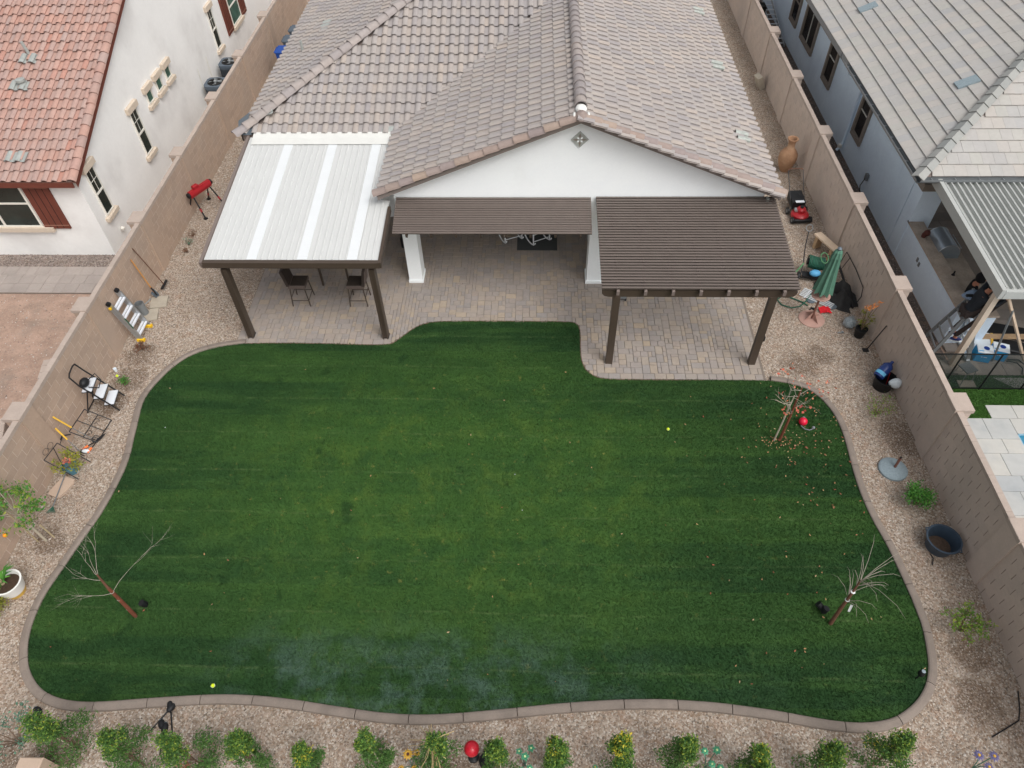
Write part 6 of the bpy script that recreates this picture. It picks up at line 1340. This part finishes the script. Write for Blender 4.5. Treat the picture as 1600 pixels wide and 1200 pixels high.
# ------------------------------------------------------------------ workers and their gear on the right patio
def skin_mesh(name, nodes, edges, mat, parent, sub=2, root=0):
    """nodes: {key: (pos, radius)}; one continuous surface grown over a skeleton"""
    keys = list(nodes); idx = {k: i for i, k in enumerate(keys)}
    me = bpy.data.meshes.new(name); me.from_pydata([nodes[k][0] for k in keys], [(idx[a], idx[b]) for a, b in edges], [])
    o = link(name, me, parent); me.materials.append(MATS[mat])
    sk = o.modifiers.new('skin', 'SKIN'); sk.use_smooth_shade = True
    for i, k in enumerate(keys):
        r_ = nodes[k][1]; r_ = r_ if isinstance(r_, tuple) else (r_, r_); me.skin_vertices[0].data[i].radius = r_; me.skin_vertices[0].data[i].use_root = (i == root)
    o.modifiers.new('sub', 'SUBSURF').levels = sub; o.modifiers['sub'].render_levels = sub
    return o
def chain(ks): return list(zip(ks, ks[1:]))
def add_hand(nodes, edges, wrist, wk, d, side, pre):
    """five fingers, slightly curled; d: pointing direction, side: thumb side"""
    d = Vector(d).normalized(); s = Vector(side); s = (s-d*s.dot(d)).normalized(); n = d.cross(s); w = Vector(wrist)
    nodes[pre+'palm'] = (tuple(w+d*.06), (.034, .02)); nodes[pre+'kn'] = (tuple(w+d*.095), (.036, .018)); edges += chain([wk, pre+'palm', pre+'kn'])
    for i, (o_, L_) in enumerate(((.028, .07), (.009, .08), (-.010, .075), (-.028, .058))):
        a, b, c = w+d*.11+s*o_, w+d*(.11+L_*.5)+s*o_*1.1+n*.008, w+d*(.11+L_*.85)+s*o_*1.1+n*.03
        for k, p in enumerate((a, b, c)): nodes[f'{pre}f{i}{k}'] = (tuple(p), .0095-.001*k)
        edges += chain([pre+'kn']+[f'{pre}f{i}{k}' for k in range(3)])
    for k, p in enumerate((w+d*.06+s*.045, w+d*.085+s*.065+n*.012)): nodes[f'{pre}t{k}'] = (tuple(p), .011-.001*k)
    edges += chain([pre+'palm', pre+'t0', pre+'t1'])
def worker(label, loc, rz_, J, jacket, trousers, shoe, hood, capped):
    t_ = thing('person', label, 'person', loc, rz_)
    N = {'pelvis': (J['pelvis'], (.13, .10)), 'belly': (J['belly'], (.13, .10)), 'chest': (J['chest'], (.16, .11)), 'neckb': (J['neckb'], (.07, .065)), 'neck': (J['neck'], .055), 'headc': (J['head'], (.075, .088)), 'headt': (J['headt'], (.07, .08))}
    Ed = chain(['pelvis', 'belly', 'chest', 'neckb', 'neck', 'headc', 'headt'])
    for s in 'lr':
        N[s+'sh'] = (J[s+'sh'], .06); N[s+'el'] = (J[s+'el'], .042); N[s+'wr'] = (J[s+'wr'], .029); Ed += chain(['chest', s+'sh', s+'el', s+'wr'])
        N[s+'hip'] = (J[s+'hip'], .085); N[s+'kn'] = (J[s+'kn'], .058); N[s+'an'] = (J[s+'an'], .04); N[s+'toe'] = (J[s+'toe'], (.035, .025)); Ed += chain(['pelvis', s+'hip', s+'kn', s+'an', s+'toe'])
        d = Vector(J[s+'wr'])-Vector(J[s+'el']); add_hand(N, Ed, J[s+'wr'], s+'wr', J.get(s+'hd', tuple(d)), J.get(s+'th', (0, 1, 0)), s)
    U = dict(N)
    for a in N:
        if a in ('pelvis', 'belly', 'chest', 'lsh', 'rsh', 'lel', 'rel', 'lhip', 'rhip', 'lkn', 'rkn'): q = N[a][1]; U[a] = (N[a][0], tuple(v*.66 for v in q) if isinstance(q, tuple) else q*.7)
    body = skin_mesh('body', U, Ed, 'skin', t_)
    k = 1.28; K = {a: (N[a][0], tuple(q*k for q in N[a][1]) if isinstance(N[a][1], tuple) else N[a][1]*k) for a in ('belly', 'chest', 'neckb', 'lsh', 'rsh', 'lel', 'rel', 'lwr', 'rwr')}
    low = Vector(J['pelvis']); K['hem'] = (tuple(low+(Vector(J['belly'])-low)*.25), (.18, .145))
    skin_mesh('jacket', K, chain(['hem', 'belly', 'chest', 'neckb'])+[(a, b) for s in 'lr' for a, b in chain(['chest', s+'sh', s+'el', s+'wr'])], jacket, t_)
    T = {a: (N[a][0], tuple(q*1.22 for q in N[a][1]) if isinstance(N[a][1], tuple) else N[a][1]*1.3) for a in ('pelvis', 'lhip', 'rhip', 'lkn', 'rkn')}
    for s in 'lr': T[s+'cuff'] = (tuple(Vector(J[s+'an'])+Vector((0, 0, .03))), .062)
    skin_mesh('trousers', T, [(a, b) for s in 'lr' for a, b in chain(['pelvis', s+'hip', s+'kn', s+'cuff'])], trousers, t_)
    for s in 'lr':
        a, b = Vector(J[s+'an']), Vector(J[s+'toe']); d = (b-a); d.z = 0; d.normalize(); c_ = a+d*.07; M_ = tr(c_.x, c_.y, min(a.z, b.z)-.005) @ rot('Z', math.atan2(d.y, d.x))
        sh_ = B().ball((0, 0, .01), .1, 12, 8, (1.4, .5, .5), M_).obj('shoe', shoe, t_); B().box((0, 0, -.035), (.27, .095, .025), M_).obj('sole', 'carton_white', sh_)
    h = Vector(J['head']); up_ = (Vector(J['headt'])-h).normalized(); f = Vector(J['face']).normalized(); sd = up_.cross(f).normalized()
    Hm = Matrix(((f.x, sd.x, up_.x, h.x), (f.y, sd.y, up_.y, h.y), (f.z, sd.z, up_.z, h.z), (0, 0, 0, 1)))
    B().ball((.088, 0, -.01), .02, 8, 6, (1.2, .7, 1.3), Hm).obj('nose', 'skin', t_)
    for s in (-1, 1): B().ball((.076, s*.03, .025), .012, 8, 6, (.6, 1, .7), Hm).obj('eye', 'hair', t_); B().ball((-.005, s*.085, .0), .026, 8, 6, (.8, .4, 1.2), Hm).obj('ear', 'skin', t_)
    B().ball((.08, 0, -.05), .02, 8, 5, (.5, 1.2, .35), Hm).obj('mouth', 'red_cloth' if 0 else 'rust_pole', t_)
    if hood: 
        hb = B(); hb.ball((-.02, 0, .03), .135, 14, 10, (1.0, .95, 1.12), Hm); hb.f, hb.sm = zip(*[(q, s_) for q, s_ in zip(hb.f, hb.sm) if sum((Hm.inverted() @ Vector(hb.v[i])).x for i in q)/len(q) < .065]); hb.f = list(hb.f); hb.sm = list(hb.sm); hb.obj('hood', jacket, t_)
    if capped:
        B().ball((-.008, 0, .045), .102, 14, 10, (1.02, .92, .85), Hm).obj('cap', 'hair', t_); B().ball((.10, 0, .03), .07, 10, 6, (1.0, 1.0, .14), Hm).obj('cap_peak', 'hair', t_)
    return t_
# ladder worker: stands on a rung at z .62, faces +X/-Y beam corner, arms up
LZ = .62
J = dict(pelvis=(-.04, .0, .90), belly=(.0, .0, 1.10), chest=(.06, .0, 1.36), neckb=(.10, .0, 1.50), neck=(.13, .0, 1.56), head=(.16, .0, 1.66), headt=(.16, .0, 1.75), face=(.9, .1, .35),
         lsh=(.08, .19, 1.43), lel=(.22, .34, 1.62), lwr=(.36, .24, 1.82), rsh=(.08, -.19, 1.43), rel=(.26, -.33, 1.38), rwr=(.46, -.20, 1.52), lhd=(.5, -.3, .7), rhd=(.7, .3, .4), lth=(0, -1, 0), rth=(0, 1, 0),
         lhip=(-.04, .10, .86), lkn=(.03, .12, .48), lan=(-.06, .12, .09), ltoe=(.08, .12, .03), rhip=(-.04, -.10, .86), rkn=(.03, -.10, .46), ran=(-.06, -.10, .09), rtoe=(.08, -.10, .03))
worker('person in dark jacket on the ladder reaching up to the pale beam', (10.42, 12.98, LZ), R(-12), J, 'jacket', 'trousers', 'shoe_blue', False, True)
J2 = dict(pelvis=(0, 0, .92), belly=(.01, 0, 1.10), chest=(.02, 0, 1.34), neckb=(.03, 0, 1.48), neck=(.05, 0, 1.53), head=(.08, 0, 1.62), headt=(.08, 0, 1.71), face=(1, 0, -.1),
          lsh=(.02, .19, 1.40), lel=(.06, .25, 1.12), lwr=(.24, .17, 1.0), rsh=(.02, -.19, 1.40), rel=(.08, -.24, 1.14), rwr=(.28, -.1, 1.12), lth=(0, -.3, 1), rth=(0, .3, 1),
          lhip=(0, .10, .88), lkn=(.02, .11, .48), lan=(-.03, .11, .08), ltoe=(.11, .12, .03), rhip=(0, -.10, .88), rkn=(.02, -.11, .48), ran=(-.03, -.11, .08), rtoe=(.11, -.12, .03))
worker('person in black hooded jacket standing behind the ladder', (10.98, 14.05, -.01), R(-20), J2, 'jacket_black', 'jacket_black', 'black_plastic', True, False)
# A-frame ladder
t_ = thing('work_ladder', 'aluminium A-frame ladder on the right patio with a person on it', 'ladder', (10.55, 13.1, 0), R(-6)); AZ = 1.75
for s_ in (-.24, .24):
    B().beam((.42, s_*1.35, .0), (-.02, s_*.8, AZ), .035, .085, (1, 0, 0)).obj('front_rail', 'aluminium', t_); B().beam((-.55, s_*1.35, .0), (-.08, s_*.8, AZ), .035, .085, (1, 0, 0)).obj('rear_rail', 'grey_metal', t_)
    B().lathe([(.07, -.03), (.07, .03)], 10, M=tr(-.05, s_*.8, AZ+.02) @ rot('X', R(90))).obj('hinge', 'label_cyan' if 0 else 'flashing', t_)
for k in range(5):
    f = (k+1)/5.6; B().beam((.42-.44*f, -.24*(1.35-.55*f), AZ*f), (.42-.44*f, .24*(1.35-.55*f), AZ*f), .06, .035, (1, 0, 0)).obj('rung', 'silver_grille', t_); B().beam((-.55+.47*f, -.24*(1.35-.55*f), AZ*f), (-.55+.47*f, .24*(1.35-.55*f), AZ*f), .05, .03, (1, 0, 0)).obj('rear_rung', 'aluminium', t_)
B().box((.4, 0, .035), (.1, .74, .06)).obj('stabiliser', 'aluminium', t_)
t_ = thing('tool_apron', 'bundle of blue grey denim and tools on the ladder top', 'tool bag', (10.42, 13.2, 1.72)); b = B().ball((0, 0, .05), .17, 12, 9, (1.2, 1.0, .6)); b.v = [(x*(1+.25*math.sin(13*y+7*z)), y*(1+.22*math.sin(11*x)), z*(1+.3*math.sin(9*x+12*y))) for x, y, z in b.v]; b.obj('cloth', 'denim', t_)
B().box((-.1, -.05, .12), (.16, .05, .05)).obj('tool', 'black_plastic', t_); B().box((.05, .1, .14), (.05, .14, .04)).obj('tool', 'aluminium', t_)
tag(B().beam((10.62, 12.45, 2.45), (12.3, 12.72, .05), .09, .05).obj('timber_plank', 'wood_pale'), 'long pale timber plank leaning from the cover corner', 'plank')
tag(B().tube([(10.95, 12.45, 2.0), (11.55, 12.75, .02)], .025, 8).obj('prop_pole', 'grey_metal'), 'thin dark grey pole propped against the pale patio cover', 'pole')
# the sheet of wood and cartons
def carton(label, x, y, rz_):
    t_ = thing('carton', label, 'box', (x, y, -.005), rz_, 'white and blue cartons by the pool fence'); B().box((0, 0, .16), (.36, .30, .30)).obj('box_body', 'carton_blue', t_)
    l_ = B().box((0, 0, .325), (.365, .305, .03)).obj('top', 'carton_white', t_); B().lathe([(.07, .342), (.001, .343)], 14, (.03, .02, 0)).obj('logo_spot', 'carton_navy', l_); B().quad((-.17, -.09, .3425), (-.05, -.09, .3425), (-.05, -.12, .3425), (-.17, -.12, .3425)).obj('print_band', 'carton_blue', l_)
    B().quad((-.08, -.1515, .2), (-.04, -.1515, .16), (0, -.1515, .2), (-.04, -.1515, .18)).quad((.0, -.1515, .19), (.08, -.1515, .19), (.08, -.1515, .17), (.0, -.1515, .17)).obj('print_mark', 'carton_white', t_)
carton('blue and white carton nearer the ladder by pool fence', 11.28, 12.86, R(-14)); carton('blue and white carton right of its twin by pool fence', 11.70, 12.92, R(-20))
t_ = thing('sheet_stack', 'stack of white sheets with yellow strip behind the cartons', 'sheets', (11.5, 13.35, -.01), R(-20)); B().box((0, 0, .06), (.4, .75, .12), ch=.01).obj('sheet', 'carton_white', t_); B().box((.22, 0, .07), (.05, .74, .14)).obj('yellow_strip', 'yellow_handle', t_)
t_ = thing('black_pads', 'two large black foam pads lying under the patio cover', 'pads', (12.15, 13.55, -.01), R(-16)); B().box((0, .26, .05), (1.1, .46, .1), ch=.02).obj('pad', 'black_plastic', t_); B().box((-.05, -.3, .05), (1.0, .42, .1), ch=.02).obj('pad', 'black_plastic', t_)
tag(B().box((12.15, 13.5, .13), (1.3, .16, .04)).obj('drilled_board', 'wood_tan'), 'tan board lying across the black foam pads', 'board').rotation_euler = (0, 0, 0)
t_ = thing('black_cables', 'loose black cables on turf beside the cartons', 'cable', (12.0, 12.5, 0)); B().tube([(-.15, .2, .05), (.05, .1, .1), (.15, -.05, .05), (.1, -.2, .0)], .016, 5).tube([(-.1, .25, .05), (.12, .18, .12), (.3, .0, .04)], .014, 5).obj('cable', 'black_plastic', t_)
t_ = thing('fence_stool', 'grey metal stool standing beyond the pool fence', 'stool', (10.55, 12.15, -.03), R(20)); B().box((0, 0, .42), (.32, .32, .03)).obj('seat', 'grey_metal', t_)
for sx in (-1, 1):
    for sy in (-1, 1): B().tube([(sx*.13, sy*.13, .41), (sx*.18, sy*.18, 0)], .012, 5).obj('leg', 'aluminium', t_)
tag(B().box((10.62, 11.98, -.015), (.4, .22, .03)).obj('stepping_slab', 'concrete_slab'), 'pale paving slab set in turf behind the pool fence', 'slab')
tag(B().add([(x, y, -.02) for x, y in ((11.35, 12.2), (13.6, 12.2), (13.6, 11.86), (11.75, 11.86))], [(0, 1, 2, 3)]).obj('paved_corner', 'deck_tile'), 'pale paved triangle seen through the pool fence', 'paving')
t_ = thing('stored_ladder', 'tall aluminium ladder lying along the blue house, far right', 'ladder', (10.05, 32.2, 0), R(0))
for s_ in (-.2, .2): B().beam((s_, -1.6, .1), (s_, 1.9, .75), .03, .08).obj('rail', 'aluminium', t_)
for k in range(10): B().beam((-.2, -1.4+k*.33, .14+k*.061), (.2, -1.4+k*.33, .14+k*.061), .03, .03).obj('rung', 'silver_grille', t_)
tag(B().box((0, 0, .25), (.5, .9, .5)).box((.1, .4, .6), (.4, .5, .3)).obj('dark_crate', 'dark_void', None, (9.55, 32.8, 0)), 'dark crates stored behind the right wall far back', 'crate')
